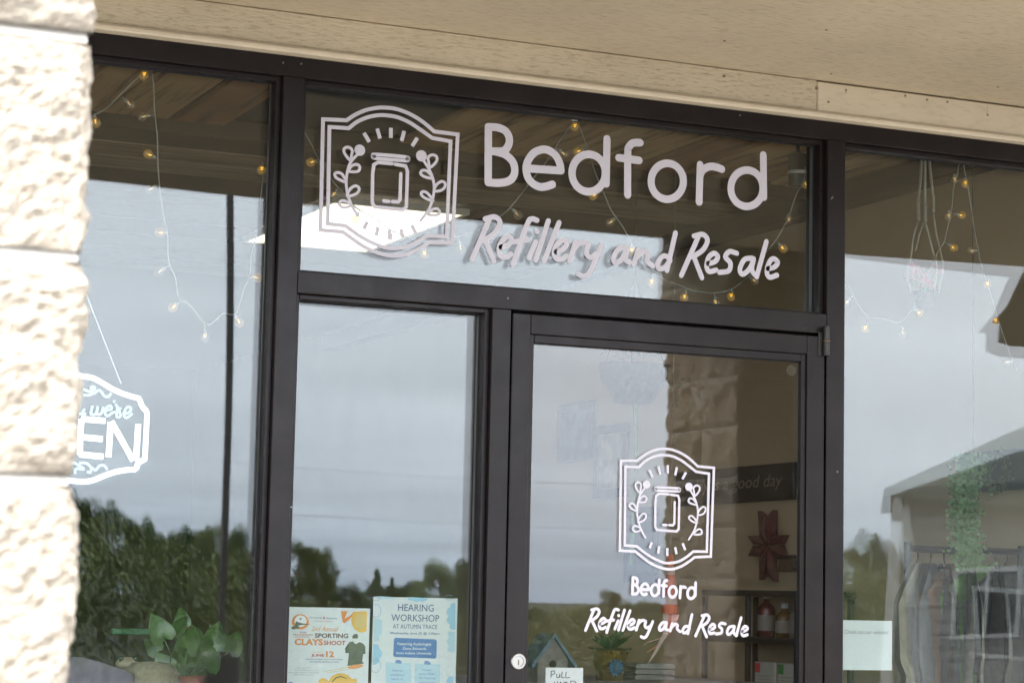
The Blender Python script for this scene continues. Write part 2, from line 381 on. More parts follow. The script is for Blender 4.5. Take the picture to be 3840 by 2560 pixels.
# ---- the shop building: soffit, trim boards, fascia, outer walls
HEADZ, SOFZ, EDGE = 2.729, 2.834, -2.425
shop = thing('shop_building', 'strip mall shop front with deep tan painted soffit over the walk', 'building')
MB().box((-14, EDGE, SOFZ), (14, 0.12, SOFZ+0.10)).build('soffit', SOFFIT, shop)
MB().cbox((-14, EDGE-0.04, SOFZ-0.002), (14, EDGE-0.001, SOFZ+0.35), 0.004).build('fascia_board', BOARD, shop)
MB().box((-14, -3.25, 3.10), (14, -2.57, 3.40)).build('eave_beam', BOARD, shop)
MB().box((-14, -3.26, 3.41), (14, 12, 3.55)).build('roof', mat('roof_membrane', (0.2, 0.19, 0.18), 0.9, var=0.2), shop)
MB().cbox((-6, -0.022, HEADZ+0.020), (3.1869, -0.001, SOFZ-0.0015), 0.002).build('trim_board', BOARD, shop)
MB().cbox((3.1875, -0.0255, HEADZ+0.018), (9, -0.001, SOFZ-0.004), 0.003).build('trim_board', grain_mat('new_trim_paint', (0.59, 0.51, 0.385), (0.50, 0.43, 0.32), 0, fine=70, bump=0.25), shop)
mo = MB()
pr = [(-0.001, 0.0), (-0.030, 0.0), (-0.034, 0.004), (-0.034, 0.011), (-0.031, 0.0145), (-0.026, 0.016), (-0.0262, 0.0185), (-0.001, 0.0185)]
for X in (-6, 9): mo.v += [(X, y, HEADZ+0.0005+z) for y, z in pr]
n = len(pr); mo.f += [(i, (i+1) % n, (i+1) % n+n, i+n) for i in range(n)]+[tuple(range(n))[::-1], tuple(range(n, 2*n))]
mo.build('moulding', MOULD, shop)
MB().box((-6, 0.0, HEADZ), (9, 0.115, SOFZ-0.001)).build('bulkhead', BOARD, shop)
rust = mat('rusty_nail', (0.20, 0.155, 0.11), 0.8, var=0.3, scale=200)
for zx, zy, on in ((150,560,0),(830,650,0),(915,750,0),(1045,665,0),(1480,705,0),(1640,735,0),(1790,750,0),(2085,845,0),(935,543,1),(2160,640,1),(900,220,1),(150,300,1)):
    X, Y = 2640+zx/1.96, zy/1.96
    if on:
        p = on_z(X, Y, SOFZ); MB().lathe([(0.0001, 0), (0.0042, 0), (0.003, -0.0016), (0.0001, -0.002)], p, 8).build('nail_head', rust, shop)
    else:
        p = on_y(X, Y, -0.026); MB().cbox((p.x-0.0035, -0.0268, p.z-0.003), (p.x+0.0035, -0.0215, p.z+0.003), 0.001).build('nail_head', rust, shop)
for (X, Y, hh) in ((2640+1045/1.96, 670/1.96, 0.014), (2640+1480/1.96, 700/1.96, 0.016), (2640+2083/1.96, 805/1.96, 0.026)):
    p = on_y(X, Y, -0.026); MB().box((p.x-0.0022, -0.0262, p.z-hh/2), (p.x+0.0022, -0.0252, p.z+hh/2)).build('rust_streak', mat('drip_stain', (0.46, 0.385, 0.28), 0.8), shop)
# walls beside the glazing
for a, b in ((-14, -1.62), (4.62, 14)):
    MB().box((a, 0.0, 0.0), (b, 0.25, SOFZ-0.001)).build('outer_wall', BLOCK, shop)

# ---- the room behind the glass
ROOMX0, ROOMX1, ROOMY1, CEIL = -1.55, 4.60, 11.0, 3.01
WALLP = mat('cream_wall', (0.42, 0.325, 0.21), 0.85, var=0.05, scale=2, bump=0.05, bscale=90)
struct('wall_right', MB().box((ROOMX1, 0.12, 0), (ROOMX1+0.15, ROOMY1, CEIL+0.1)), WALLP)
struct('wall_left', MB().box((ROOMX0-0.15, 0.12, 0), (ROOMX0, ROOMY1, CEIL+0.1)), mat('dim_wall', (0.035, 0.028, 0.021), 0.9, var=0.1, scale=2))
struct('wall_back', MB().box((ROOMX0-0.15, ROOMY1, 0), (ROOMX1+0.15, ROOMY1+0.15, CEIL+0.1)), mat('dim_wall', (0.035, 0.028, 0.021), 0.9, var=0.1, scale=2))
struct('shop_floor', MB().box((ROOMX0, 0.118, -0.2), (ROOMX1, ROOMY1, 0.0)), mat('wood_floor', (0.10, 0.068, 0.042), 0.5, var=0.3, scale=8, stretch=(1, 0.1, 1)))
ceil = struct('ceiling', MB().box((ROOMX0-0.15, 0.12, CEIL+0.03), (ROOMX1+0.15, ROOMY1+0.15, CEIL+0.2)), mat('dark_ceiling', (0.010, 0.008, 0.007), 0.9, var=0.2))
def plank_mat(i):
    c = [(0.34, 0.215, 0.105), (0.20, 0.105, 0.05), (0.42, 0.30, 0.175), (0.22, 0.115, 0.055), (0.06, 0.042, 0.028)][i]
    k = (0.09, 0.05, 0.03)
    return grain_mat('old_plank_%s' % 'abcde'[i], c, k, 1, fine=22, bump=0.3, stretch=0.07)
def plank_mat_x(i):
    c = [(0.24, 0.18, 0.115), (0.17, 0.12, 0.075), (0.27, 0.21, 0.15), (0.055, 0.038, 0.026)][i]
    return grain_mat('old_cross_plank_%s' % 'abcd'[i], c, (0.07, 0.042, 0.024), 0, fine=22, bump=0.3, stretch=0.07)
x = ROOMX0+0.02; i = 0
rr = random.Random(3)
while x < ROOMX1-0.05:                      # boards running away from the window, some bays left open and dark
    wdt = rr.choice((0.14, 0.18, 0.22)); x1 = min(x+wdt, ROOMX1-0.01)
    if not (2.05 < x < 2.75):
        dz = rr.uniform(0, 0.008)
        MB().cbox((x, 0.13, CEIL-dz), (x1, 2.17, CEIL+0.02-dz), 0.003).build('plank', plank_mat(rr.choice((0, 0, 1, 2, 3))), ceil)
    x = x1+rr.choice((0.006, 0.008, 0.02)); i += 1
y = 2.24
while y < 5.6:
    wdt = rr.choice((0.16, 0.2, 0.24)); dz = rr.uniform(0, 0.006)
    for (xa, xb) in ((ROOMX0+0.02, 2.93), (3.62, ROOMX1-0.02)) if 3.1 < y < 4.6 else ((ROOMX0+0.02, ROOMX1-0.02),):
        MB().cbox((xa, y, CEIL-dz), (xb, y+wdt, CEIL+0.02-dz), 0.003).build('plank', plank_mat_x(rr.choice((0, 1, 2, 3)) if y < 3.0 else 3), ceil)  # boards deeper in take the darkest colour, standing in for dimmer light
    y += wdt+0.008
MB().cbox((ROOMX0+0.02, 2.172, CEIL-0.05), (ROOMX1-0.02, 2.235, CEIL+0.02), 0.004).build('cross_beam', plank_mat_x(3), ceil)
MB().cbox((ROOMX1-0.09, 0.13, CEIL-0.10), (ROOMX1-0.004, 7.9, CEIL-0.012), 0.004).build('wall_plate', plank_mat(4), ceil)

# ---- storefront frame and panes
sf = thing('storefront_frame', 'dark bronze aluminium storefront frame with double glazed panes', 'window frame', (0, 0, 0))
DEP = 0.114
ZT, ZB1, ZB0 = 2.678, 2.197, 2.143        # glass head, transom bar
XM = ((1.677, 1.729), (2.250, 2.302), (3.236, 3.292))
def member(name, a, b): return MB().cbox(a, b, 0.0016).build(name, FRAME, sf)
member('header', (-1.6, 0.0005, ZT), (4.6, DEP, HEADZ-0.0005))
member('mullion', (XM[0][0], 0, 0.10), (XM[0][1], DEP, ZT-0.0004))
member('mullion', (XM[1][0], 0.001, 0.0), (XM[1][1], DEP, ZB0-0.0004))
member('mullion', (XM[2][0], 0, 0.0), (XM[2][1], DEP, ZT-0.0004))
member('mullion', (-0.252, 0, 0.10), (-0.2, DEP, ZT-0.0004))
member('mullion', (-1.6, 0, 0.10), (-1.55, DEP, ZT-0.0004)); member('mullion', (4.548, 0, 0.10), (4.6, DEP, ZT-0.0004))
member('transom_bar', (XM[0][1]+0.0004, 0.0006, ZB0), (XM[2][0]-0.0004, DEP, ZB1))
member('sill', (-1.6, -0.004, 0.0), (XM[1][0]-0.0004, DEP, 0.0996)); member('sill', (XM[2][1]+0.0004, -0.004, 0.0), (4.6, DEP, 0.0996))
OPEN = {'far': (-1.55, -0.252, 0.10, ZT), 'left': (-0.2, XM[0][0], 0.10, ZT), 'transom': (XM[0][1], XM[2][0], ZB1, ZT), 'side': (XM[0][1], XM[1][0], 0.10, ZB0), 'right': (XM[2][1], 4.548, 0.10, ZT)}
def pane(x0, x1, z0, z1, y, th=0.004, warp=0.0, name='pane', parent=None, nx=1, mtl=GLASS, bow=None):
    """a sheet of glass; warp is the slight twist real sealed units have (tilt in rad per metre along x)"""
    mb = MB(); nz = nx*2 if bow else nx
    def lean(X, Z):                       # the upper part of a large unit leans out a hair
        if not bow: return 0.0
        T = bow[0]+bow[1]*(X-x0); h_ = Z-1.7
        return 0.0 if h_ <= 0 else T*h_*h_/1.2 if h_ < 0.6 else T*(0.3+(h_-0.6))
    for j in range(2):
        for a in range(nx+1):
            for b in range(nz+1):
                X = x0+(x1-x0)*a/nx; Z = z0+(z1-z0)*b/nz
                mb.v.append((X, y+j*th+warp*(X-x0)*(Z-1.9)+lean(X, Z), Z))
    k = (nx+1)*(nz+1)
    for a in range(nx):
        for b in range(nz):
            i = a*(nz+1)+b; q = (i, i+nz+1, i+nz+2, i+1)
            mb.f.append(q); mb.f.append(tuple(v+k for v in reversed(q)))
    def rim(i, j): mb.add([mb.v[q] for q in (j, i, i+k, j+k)], [(0, 1, 2, 3)])
    for a in range(nx): rim(a*(nz+1), (a+1)*(nz+1)); rim((a+1)*(nz+1)+nz, a*(nz+1)+nz)
    for b in range(nz): rim(b+1, b); rim(nx*(nz+1)+b, nx*(nz+1)+b+1)
    return mb.build(name, mtl, parent or sf, smooth=nx > 1)
for key, (x0, x1, z0, z1) in OPEN.items():
    st = 0.013; yf = 0.020
    for nm, a, b in (('glazing_stop', (x0+0.0003, z0), (x0+st, z1)), ('glazing_stop', (x1-st, z0), (x1-0.0003, z1)),
                     ('glazing_stop', (x0+st+0.0003, z1-st*0.9), (x1-st-0.0003, z1-0.0003)), ('glazing_stop', (x0+st+0.0003, z0+0.0003), (x1-st-0.0003, z0+0.006))):
        MB().cbox((a[0], yf, a[1]), (b[0], 0.0505, b[1]), 0.0012).build(nm, FRAME, sf)
    g = 0.0025
    for a, b in (((x0+0.001, z0), (x0+st+g, z1)), ((x1-st-g, z0), (x1-0.001, z1)), ((x0+st, z1-st*0.9-g), (x1-st, z1-0.001)), ((x0+st, z0+0.001), (x1-st, z0+0.006+g))):
        MB().box((a[0], 0.0508, a[1]), (b[0], 0.0546, b[1])).build('gasket', GASKET, sf)
    wa, wb = (0.0, 0.0)
    if key == 'right': wa, wb = (-0.0060, 0.0062)
    if key == 'transom': wa, wb = (0.0002, -0.0004)
    if key == 'left': wa, wb = (0.0001, -0.0002)
    n = 12 if wa else 1
    pane(x0+0.004, x1-0.004, z0+0.002, z1-0.003, 0.055, warp=wa, nx=n, bow=(-0.0105, 0.0050) if key == 'left' else None)
    pane(x0+0.004, x1-0.004, z0+0.002, z1-0.003, 0.077, warp=wb, nx=n, bow=(-0.0105, 0.0050) if key == 'left' else None)
    # spacer bar of the sealed unit
    for a, b in (((x0+0.004, z0+0.002), (x0+0.012, z1-0.003)), ((x1-0.012, z0+0.002), (x1-0.004, z1-0.003))):
        MB().box((a[0], 0.0605, a[1]), (b[0], 0.0755, b[1])).build('spacer', mat('spacer_metal', (0.3, 0.3, 0.3), 0.4, 0.8), sf)

SCRW = mat('dull_screw', (0.20, 0.20, 0.20), 0.5, 0.7)
for sx, sy in ((1062, 236), (1130, 240), (2040, 320), (2775, 433), (3118, 745), (3122, 740), (1905, 1118), (1092, 1900), (3140, 1768)):
    p_ = on_y(sx, sy, -0.0004)
    MB().disc((p_.x, p_.z), 0.0022, -0.0011, 0.0006, 10).build('screw', SCRW, sf)

# ---- the door
DX0, DX1, DZ1 = 2.3055, 3.2275, 2.1345
door = thing('entrance_door', 'narrow stile bronze glass entrance door below the transom', 'door', (DX1, 0.02, 0.0))
def dpart(name, mb, m=FRAME): 
    o = mb.build(name, m, door); o.matrix_parent_inverse = Matrix.Translation((-DX1, -0.02, 0)); return o
dpart('stile', MB().cbox((DX0, -0.003, 0.01), (DX0+0.050, 0.042, DZ1), 0.002))
dpart('stile', MB().cbox((DX1-0.054, -0.003, 0.01), (DX1, 0.042, DZ1), 0.002))
dpart('top_rail', MB().cbox((DX0+0.0503, -0.0026, DZ1-0.051), (DX1-0.0543, 0.042, DZ1), 0.002))
dpart('bottom_rail', MB().cbox((DX0+0.0503, -0.0026, 0.01), (DX1-0.0543, 0.042, 0.20), 0.002))
gx0, gx1, gz0, gz1 = DX0+0.0503, DX1-0.0543, 0.20, DZ1-0.051
for a, b in (((gx0, gz0), (gx0+0.0125, gz1)), ((gx1-0.0145, gz0), (gx1, gz1)), ((gx0+0.0128, gz1-0.0205), (gx1-0.0148, gz1-0.0003)), ((gx0+0.0128, gz0), (gx1-0.0148, gz0+0.012))):
    dpart('glazing_bead', MB().cbox((a[0]+0.0003, 0.004, a[1]), (b[0]-0.0003, 0.016, b[1]), 0.0012))
    dpart('gasket', MB().box((a[0], 0.0162, a[1]-0.002), (b[0], 0.0198, b[1])), GASKET)
o = pane(gx0+0.004, gx1-0.004, gz0+0.003, gz1-0.012, 0.020, th=0.006, parent=door, mtl=DOOR_GLASS); o.matrix_parent_inverse = Matrix.Translation((-DX1, -0.02, 0))
# dark rebate round the leaf
MB().box((XM[1][1]+0.0004, 0.045, 0.0), (DX0+0.02, 0.10, ZB0)).build('door_stop', GASKET, sf)
MB().box((DX1-0.02, 0.045, 0.0), (XM[2][0]-0.0004, 0.10, ZB0)).build('door_stop', GASKET, sf)
MB().box((DX0, 0.045, DZ1-0.02), (DX1, 0.10, ZB0-0.0005)).build('door_stop', GASKET, sf)
pst = on_y(2968, 1388, 0.019)
o_ = MB().disc((pst.x, pst.z), 0.016, 0.0190, 0.0197, 8).build('window_sticker', glass_mat('faded_sticker_glow', (0.62, 0.60, 0.56), 0.03, glow=(0.006, 0.0055, 0.0045)))  # faint emission imitates light caught by the pale film
tag(o_, 'faded octagonal sticker in the upper corner of the door glass', 'sticker')
# lock cylinder and pivot hinge
pl = on_y(1942, 2478, -0.004)
lk = MB()
for k, (r0, y0) in enumerate(((0.0205, -0.003), (0.0205, -0.008), (0.0185, -0.0105), (0.0135, -0.0105), (0.0125, -0.0085), (0.0001, -0.0085))):
    for j in range(24):
        a = 2*math.pi*j/24; lk.v.append((pl.x+r0*math.cos(a), y0, pl.z+r0*math.sin(a)))
for k in range(5):
    for j in range(24): lk.f.append((k*24+j, k*24+(j+1) % 24, (k+1)*24+(j+1) % 24, (k+1)*24+j))
STEEL = mat('brushed_steel', (0.34, 0.33, 0.31), 0.34, 0.9, var=0.05, scale=60)
lko = dpart('lock_cylinder', lk, STEEL)
ky = MB().cbox((pl.x-0.0016, -0.0095, pl.z-0.009), (pl.x+0.0016, -0.0080, pl.z+0.004), 0.0004).build('keyhole', mat('brass_key_slot', (0.16, 0.11, 0.06), 0.5, 0.6), lko)
HB = mat('hinge_bronze', (0.022, 0.019, 0.017), 0.42, 0.3, var=0.2, scale=40)
ph = on_y(3098, 1282, -0.012)
hg = dpart('hinge', MB().cbox((ph.x-0.020, -0.0060, ph.z-0.038), (ph.x+0.004, -0.0034, ph.z+0.026), 0.0008), HB)
hg2 = MB().lathe([(0.0001, 0.003), (0.0075, 0.003), (0.009, 0.0045), (0.009, 0.0415), (0.0075, 0.043), (0.0001, 0.043)], (ph.x, -0.0135, ph.z), 16).build('barrel', HB, hg, smooth=False)
MB().lathe([(0.0001, -0.038), (0.0075, -0.038), (0.0095, -0.0365), (0.0095, 0.0), (0.0085, 0.0015), (0.0001, 0.0015)], (ph.x, -0.0135, ph.z), 16).build('barrel', HB, hg)
MB().lathe([(0.0001, 0.0016), (0.0105, 0.0016), (0.0105, 0.0029), (0.0001, 0.0029)], (ph.x, -0.0135, ph.z), 16).build('washer', mat('copper_washer', (0.30, 0.16, 0.06), 0.4, 0.6), hg)
for k in range(2): hg.children[k]
# ================================================================== split-face block pillars
def split_block(w, d, h, seed, step, rough_faces, amp=0.011):
    """block whose chosen faces are broken stone; others sawn. origin at its low corner"""
    mb = MB(); off = Vector((seed*7.31, seed*3.77, seed*1.93))
    dims = (w, d, h)
    def disp(p, nrm):
        q = p+off
        l = noise.noise(q*9.0)*amp*0.85 + noise.noise(q*26.0)*amp*0.5 + noise.noise(q*62.0)*amp*0.40 + noise.noise(q*130.0)*amp*0.36
        return l
    for ax in range(3):
        for sg in (0, 1):
            o = [k for k in range(3) if k != ax]
            rough = (ax, sg) in rough_faces
            st = step if rough else max(step, 0.05)
            na = max(1, int(round(dims[o[0]]/st))); nb = max(1, int(round(dims[o[1]]/st)))
            if any((o[0], s) in rough_faces or (o[1], s) in rough_faces for s in (0, 1)):
                na = max(1, int(round(dims[o[0]]/step))); nb = max(1, int(round(dims[o[1]]/step)))
            base = len(mb.v)
            for i in range(na+1):
                for j in range(nb+1):
                    p = Vector((0, 0, 0)); p[ax] = dims[ax]*sg; p[o[0]] = dims[o[0]]*i/na; p[o[1]] = dims[o[1]]*j/nb
                    P = p.copy()
                    for (fa, fs) in rough_faces:          # every rough face pushes or pulls what lies on it
                        dist = abs(p[fa]-dims[fa]*fs)
                        if dist < 1e-6:
                            ez = max(0.0, min(p.z, h-p.z))
                            other = [k for k in range(3) if k not in (fa, 2)][0]
                            eo = max(0.0, min(p[other], dims[other]-p[other]))
                            mask = min(1.0, ez/0.022)**0.6
                            if not ((other, 0) in rough_faces and p[other] < dims[other]/2 or (other, 1) in rough_faces and p[other] > dims[other]/2):
                                mask *= min(1.0, 0.35+eo/0.02)
                            v = -0.005*(1-mask)+(disp(p, None)+0.003)*mask
                            # arris of two broken faces is knocked off
                            for s2 in (0, 1):
                                if (other, s2) in rough_faces:
                                    de = abs(p[other]-dims[other]*s2)
                                    v -= 0.007*max(0, 1-de/0.022)**1.6
                            P[fa] += v*(1 if fs else -1)
                    mb.v.append(tuple(P))
            for i in range(na):
                for j in range(nb):
                    a = base+i*(nb+1)+j; q = (a, a+nb+1, a+nb+2, a+1)
                    n = [0, 0, 0]; flip = (sg == 1) == (ax == 1)
                    mb.f.append(q[::-1] if flip else q)
    return mb
PX, PD, PH_ = 0.406, 0.61, 0.2032
def pillar(x0, label, fine_rows, seed, fine=0.0036, coarse=0.025, amp=0.011):
    t = thing('block_pillar', label, 'pillar', (x0, -3.21, 0.0), group='split face block pillars along the walk')
    MB().box((0.0072, 0.0072, 0.0), (PX-0.0072, PD-0.0072, 3.10)).build('mortar_core', MORTAR, t)
    g = 0.010
    for r in range(16):
        z = r*PH_+0.005+0.0856-PH_; hh = PH_-g; st = fine if r in fine_rows else coarse
        if r % 2 == 0: lay = [(0, 0, PX, 0.30, ((0, 0), (0, 1), (1, 0))), (0, 0.305, PX, 0.305, ((0, 0), (0, 1), (1, 1)))]
        else: lay = [(0, 0, PX, 0.20, ((0, 0), (0, 1), (1, 0))), (0, 0.205, PX, 0.405, ((0, 0), (0, 1), (1, 1)))]
        for k, (bx, by, bw, bd, rf) in enumerate(lay):
            s_ = st if k == 0 else max(st, coarse*0.7) if r in fine_rows else coarse
            mb = split_block(bw, bd-(0.0 if k else 0.0), hh, seed+r*3.1+k, s_, rf, amp)
            mb.build('block', BLOCK, t, smooth=False, loc=(bx, by, z))
    return t
near = pillar(0.0615, 'sunlit cream split face block pillar in front, its edge cropped', {6, 7, 8, 9, 10, 11}, 2)
far = pillar(4.457, 'tan split face block pillar mirrored in the door glass', set(range(4, 15)), 41, fine=0.012, coarse=0.03, amp=0.019)
# ================================================================== vinyl on the glass
VY0, VY1 = 0.0536, 0.0547           # on the outer face of the transom pane
DY0, DY1 = 0.0186, 0.0197           # on the outer face of the door pane
def plane(fn, Y):                    # list of zoomed picture points -> (x, z) on a plane
    def f(p): q = on_y(fn[0]+p[0]/fn[2], fn[1]+p[1]/fn[2], Y); return (q.x, q.z)
    return f
BW = 0.0103
B = plane((1780, 430, 2.1), VY0)
def ell(cx, cy, rx, ry, n=28): return [(cx+rx*math.cos(2*math.pi*k/n), cy+ry*math.sin(2*math.pi*k/n)) for k in range(n)]
BEDFORD = [
 [([(108,98),(185,103),(245,132),(273,190),(262,250),(222,287),(110,288)], 0), ([(160,290),(240,315),(300,372),(316,440),(300,495),(255,528),(180,538),(106,533)], 0), ([(108,98),(106,533)], 2)],
 [([(420,424),(678,441)], 2), ([(680,441),(670,385),(640,325),(590,285),(535,275),(470,300),(425,355),(405,420),(418,490),(455,540),(510,568),(560,566),(612,550)], 0)],
 [(ell(898, 460, 131, 147), 1), ([(1042,192),(1036,545)], 2)],
 [([(1205,632),(1206,310),(1216,255),(1250,224),(1304,221)], 0), ([(1135,340),(1295,361)], 2)],
 [(ell(1517, 525, 127, 141), 1)],
 [([(1768,688),(1776,395)], 2), ([(1775,480),(1798,435),(1850,410),(1900,413),(1946,430)], 0)],
 [(ell(2144, 580, 126, 143), 1), ([(2273,318),(2277,650)], 2)]]
L1 = (1950, 2150, 2.94); L2 = (1900, 1660, 1.742)
def q2(p): return ((1900+p[0]/1.742-1950)*2.94, (1660+p[1]/1.742-2150)*2.94)   # bring second close-up into the first
SCRIPT = [
 [([(815,395),(722,622)],2), ([(790,398),(845,386),(874,415),(856,462),(812,500),(778,518)],0), ([(792,512),(846,628)],2)],
 [([(884,552),(925,538),(943,508),(918,490),(888,518),(873,562),(884,600),(915,604),(942,588)],0)],
 [([(1086,398),(1056,392),(1030,425),(955,645)],0), ([(945,522),(1032,508)],2)],
 [([(1082,518),(1046,606)],2), ([(1087,458),(1089,461)],2)],
 [([(1152,400),(1086,618)],2)], [([(1214,408),(1134,622)],2)],
 [([(1202,570),(1242,552),(1262,522),(1240,502),(1206,528),(1190,575),(1204,606),(1234,608),(1262,592)],0)],
 [([(1312,512),(1282,618)],2), ([(1302,556),(1330,522),(1366,512)],0)],
 [([(1386,522),(1378,572),(1400,596),(1432,578)],0), ([(1464,526),(1402,672),(1368,702),(1336,692)],0)],
 [([(1612,534),(1570,540),(1537,588),(1546,622),(1582,602),(1614,545)],0), ([(1616,540),(1606,600),(1630,618)],0)],
 [([(1678,548),(1656,628)],2), ([(1664,596),(1706,556),(1736,566),(1732,606),(1766,636)],0)],
 [([(1866,588),(1828,578),(1796,614),(1802,648),(1836,642),(1868,602)],0), ([(1896,448),(1850,658)],2)],
 [([(2032,465),(1936,684)],2), ([(2006,462),(2058,452),(2086,482),(2066,532),(2022,566),(1992,580)],0), ([(2006,574),(2058,694)],2)],
 [([(2094,614),(2134,602),(2150,574),(2126,556),(2096,580),(2085,628),(2100,658),(2142,650)],0)],
 [([q2(p) for p in ((1428,1181),(1402,1176),(1388,1194),(1406,1215),(1400,1240),(1368,1246))],0)],
 [([q2(p) for p in ((1482,1196),(1455,1202),(1440,1234),(1450,1250),(1474,1232),(1488,1200))],0), ([q2(p) for p in ((1488,1198),(1482,1232),(1492,1250))],0)],
 [([q2(p) for p in ((1532,1140),(1500,1258))],2)],
 [([q2(p) for p in ((1540,1230),(1562,1224),(1574,1208),(1558,1196),(1543,1210),(1536,1240),(1546,1258),(1572,1251))],0)]]
A0 = (1140, 360, 2.4887)
OUTER = [[(178,218),(398,228)], [(398,228),(480,175),(580,132),(680,112),(760,110),(860,122),(980,165),(1080,222),(1150,275),(1215,332)], [(1215,332),(1435,360)], [(1435,360),(1385,1370)], [(1385,1370),(1170,1368)],
         [(1170,1368),(1100,1410),(1000,1460),(900,1488),(800,1490),(680,1460),(560,1405),(450,1330),(362,1268)], [(362,1268),(155,1250)], [(155,1250),(178,218)]]
INNER = [[(238,290),(418,302)], [(418,302),(500,240),(600,198),(700,180),(770,182),(870,198),(980,245),(1080,310),(1195,392)], [(1195,392),(1368,424)], [(1368,424),(1332,1312)], [(1332,1312),(1150,1302)],
         [(1150,1302),(1060,1360),(960,1405),(860,1420),(760,1415),(640,1370),(520,1305),(385,1210)], [(385,1210),(222,1192)], [(222,1192),(238,290)]]
RAYS = [[(560,345),(610,430)],[(683,305),(710,398)],[(812,298),(811,392)],[(936,328),(911,420)],[(1058,392),(1010,468)],
        [(592,1172),(560,1240)],[(690,1222),(676,1305)],[(800,1248),(798,1338)],[(905,1242),(925,1322)],[(1005,1202),(1044,1282)]]
JAR = [([(668,546),(945,570),(963,588),(944,604),(672,582),(654,564)], 1), ([(822,632),(690,620),(652,642),(641,720),(637,1000),(662,1034),(925,1062),(955,1036),(966,700),(948,655),(852,638)], 3), ([(903,726),(896,968),(878,990),(826,986)], 3), ([(742,979),(792,984)], 2)]
SPRIG_L = [([(500,545),(440,612),(410,690),(395,780),(398,870),(420,960),(468,1060),(505,1115)],0), ([(430,600),(378,535),(376,492),(415,478),(450,508),(442,560)],1), ([(418,702),(448,652),(498,640),(521,668),(500,705)],1),
           ([(392,802),(312,772),(286,736),(310,715),(356,732)],1), ([(404,932),(428,872),(475,840),(512,856),(506,896),(460,925)],1), ([(440,1020),(372,1042),(330,1012),(345,980),(392,982)],1)]
SPRIG_R = [([(1115,600),(1165,680),(1200,760),(1215,850),(1205,940),(1175,1040),(1130,1110),(1090,1162)],0), ([(1180,665),(1236,612),(1236,566),(1196,550),(1158,575),(1164,620)],1), ([(1200,766),(1132,756),(1090,730),(1102,696),(1150,702)],1),
           ([(1214,882),(1236,830),(1285,797),(1319,820),(1306,862),(1265,886)],1), ([(1202,976),(1136,956),(1094,922),(1105,894),(1150,906)],1), ([(1162,1106),(1190,1065),(1236,1050),(1266,1076),(1250,1108)],1)]

def fit(src, dst):                   # least-squares affine map of plane points
    import numpy as np
    A = np.array([[x, y, 1] for x, y in src]); b = np.array(dst); c = np.linalg.lstsq(A, b, rcond=None)[0]
    return lambda p: (p[0]*c[0][0]+p[1]*c[1][0]+c[2][0], p[0]*c[0][1]+p[1]*c[1][1]+c[2][1])
def strokes(sl, to, hw, y0, y1):
    mb = MB(); dz = 0.00012
    for k, (pts, kind) in enumerate(sl):
        P = [to(p) for p in pts]; a = y0-dz*(k+1)
        if kind == 1: mb.ribbon(spline(P, True, 4), hw, a, y1, closed=True)
        elif kind == 2: mb.ribbon(P, hw, a, y1)
        elif kind == 3: mb.ribbon(P, hw, a, y1)
        else: mb.ribbon(spline(P, False, 6), hw, a, y1)
    return mb
def word(label, letters, to, hw, y0, y1):
    t = thing('vinyl_lettering', label, 'lettering', (to(letters[0][0][0][0])[0], y0, to(letters[0][0][0][0])[1]))
    for sl in letters:
        o = strokes(sl, to, hw, y0, y1).build('letter', VINYL, t); o.matrix_parent_inverse = Matrix.Translation(-t.location)
    return t
def badge(label, to, hw, y0, y1):
    c = to((800, 800)); t = thing('vinyl_badge', label, 'decal', (c[0], y0, c[1])); inv = Matrix.Translation(-t.location)
    def put(nm, mb): o = mb.build(nm, VINYL, t); o.matrix_parent_inverse = inv
    for path in (OUTER, INNER):
        pts = []
        for seg in path:
            q = [to(p) for p in seg]
            q = spline(q, False, 5) if len(q) > 2 else [Vector(v) for v in q]
            pts += q[:-1]
        mb = MB(); mb.ribbon(pts, hw*1.0, y0, y1, closed=True); put('frame_line', mb)
    for r in RAYS: put('sun_ray', MB().ribbon([to(p) for p in r], hw*1.0, y0, y1, caps=False))
    put('jar', strokes(JAR, to, hw*0.92, y0, y1))
    for sp_, cc in ((SPRIG_L, (520, 507)), (SPRIG_R, (1095, 560))):
        mb = strokes(sp_, to, hw*0.72, y0, y1); a = to(cc); b = to((cc[0]+50, cc[1])); mb.disc(a, abs(b[0]-a[0]), y0-0.0011, y1); put('sprig', mb)
    return t
toA = plane(A0, VY0)
badge('large white vinyl jar badge on the transom glass', toA, 0.0049, VY0, VY1)
word('large white rounded Bedford lettering on the transom glass', BEDFORD, B, BW, VY0, VY1)
# the brush script: digitised on the door, the same artwork enlarged on the transom
Sd = plane(L1, DY0)
anch_d = [Sd(p) for p in ((720,625), (1934,688), q2((1532,1140)), q2((1500,1258)), (815,392))]
tr = lambda x, y: (lambda q: (q.x, q.z))(on_y(x, y, VY0))
anch_t = [tr(1762,978), tr(2560,1030), tr(2869,908), tr(2838,1040), tr(1842,815)]
ft = fit(anch_d, anch_t)
word('large white brush script Refillery and Resale across the transom', SCRIPT, lambda p: ft(Sd(p)), 0.0070, VY0, VY1)
word('small white brush script Refillery and Resale on the door', SCRIPT, Sd, 0.0039, DY0, DY1)
Dk = plane((2300, 1660, 3.014), DY0)
fb = fit([toA(p) for p in ((178,218), (1435,360), (1385,1370), (155,1250))], [Dk(p) for p in ((95,200), (1130,283), (1110,1280), (65,1218))])
badge('small white vinyl jar badge on the door glass', lambda p: fb(toA(p)), 0.00345, DY0, DY1)
Dl = plane(L1, DY0)
fw = fit([B(p) for p in ((108,98), (106,533), (2277,650), (2273,318))], [Dl(p) for p in ((1243,50), (1240,215), (1930,248), (1938,92))])
word('small white Bedford lettering on the door glass', BEDFORD, lambda p: fw(B(p)), 0.0040, DY0, DY1)
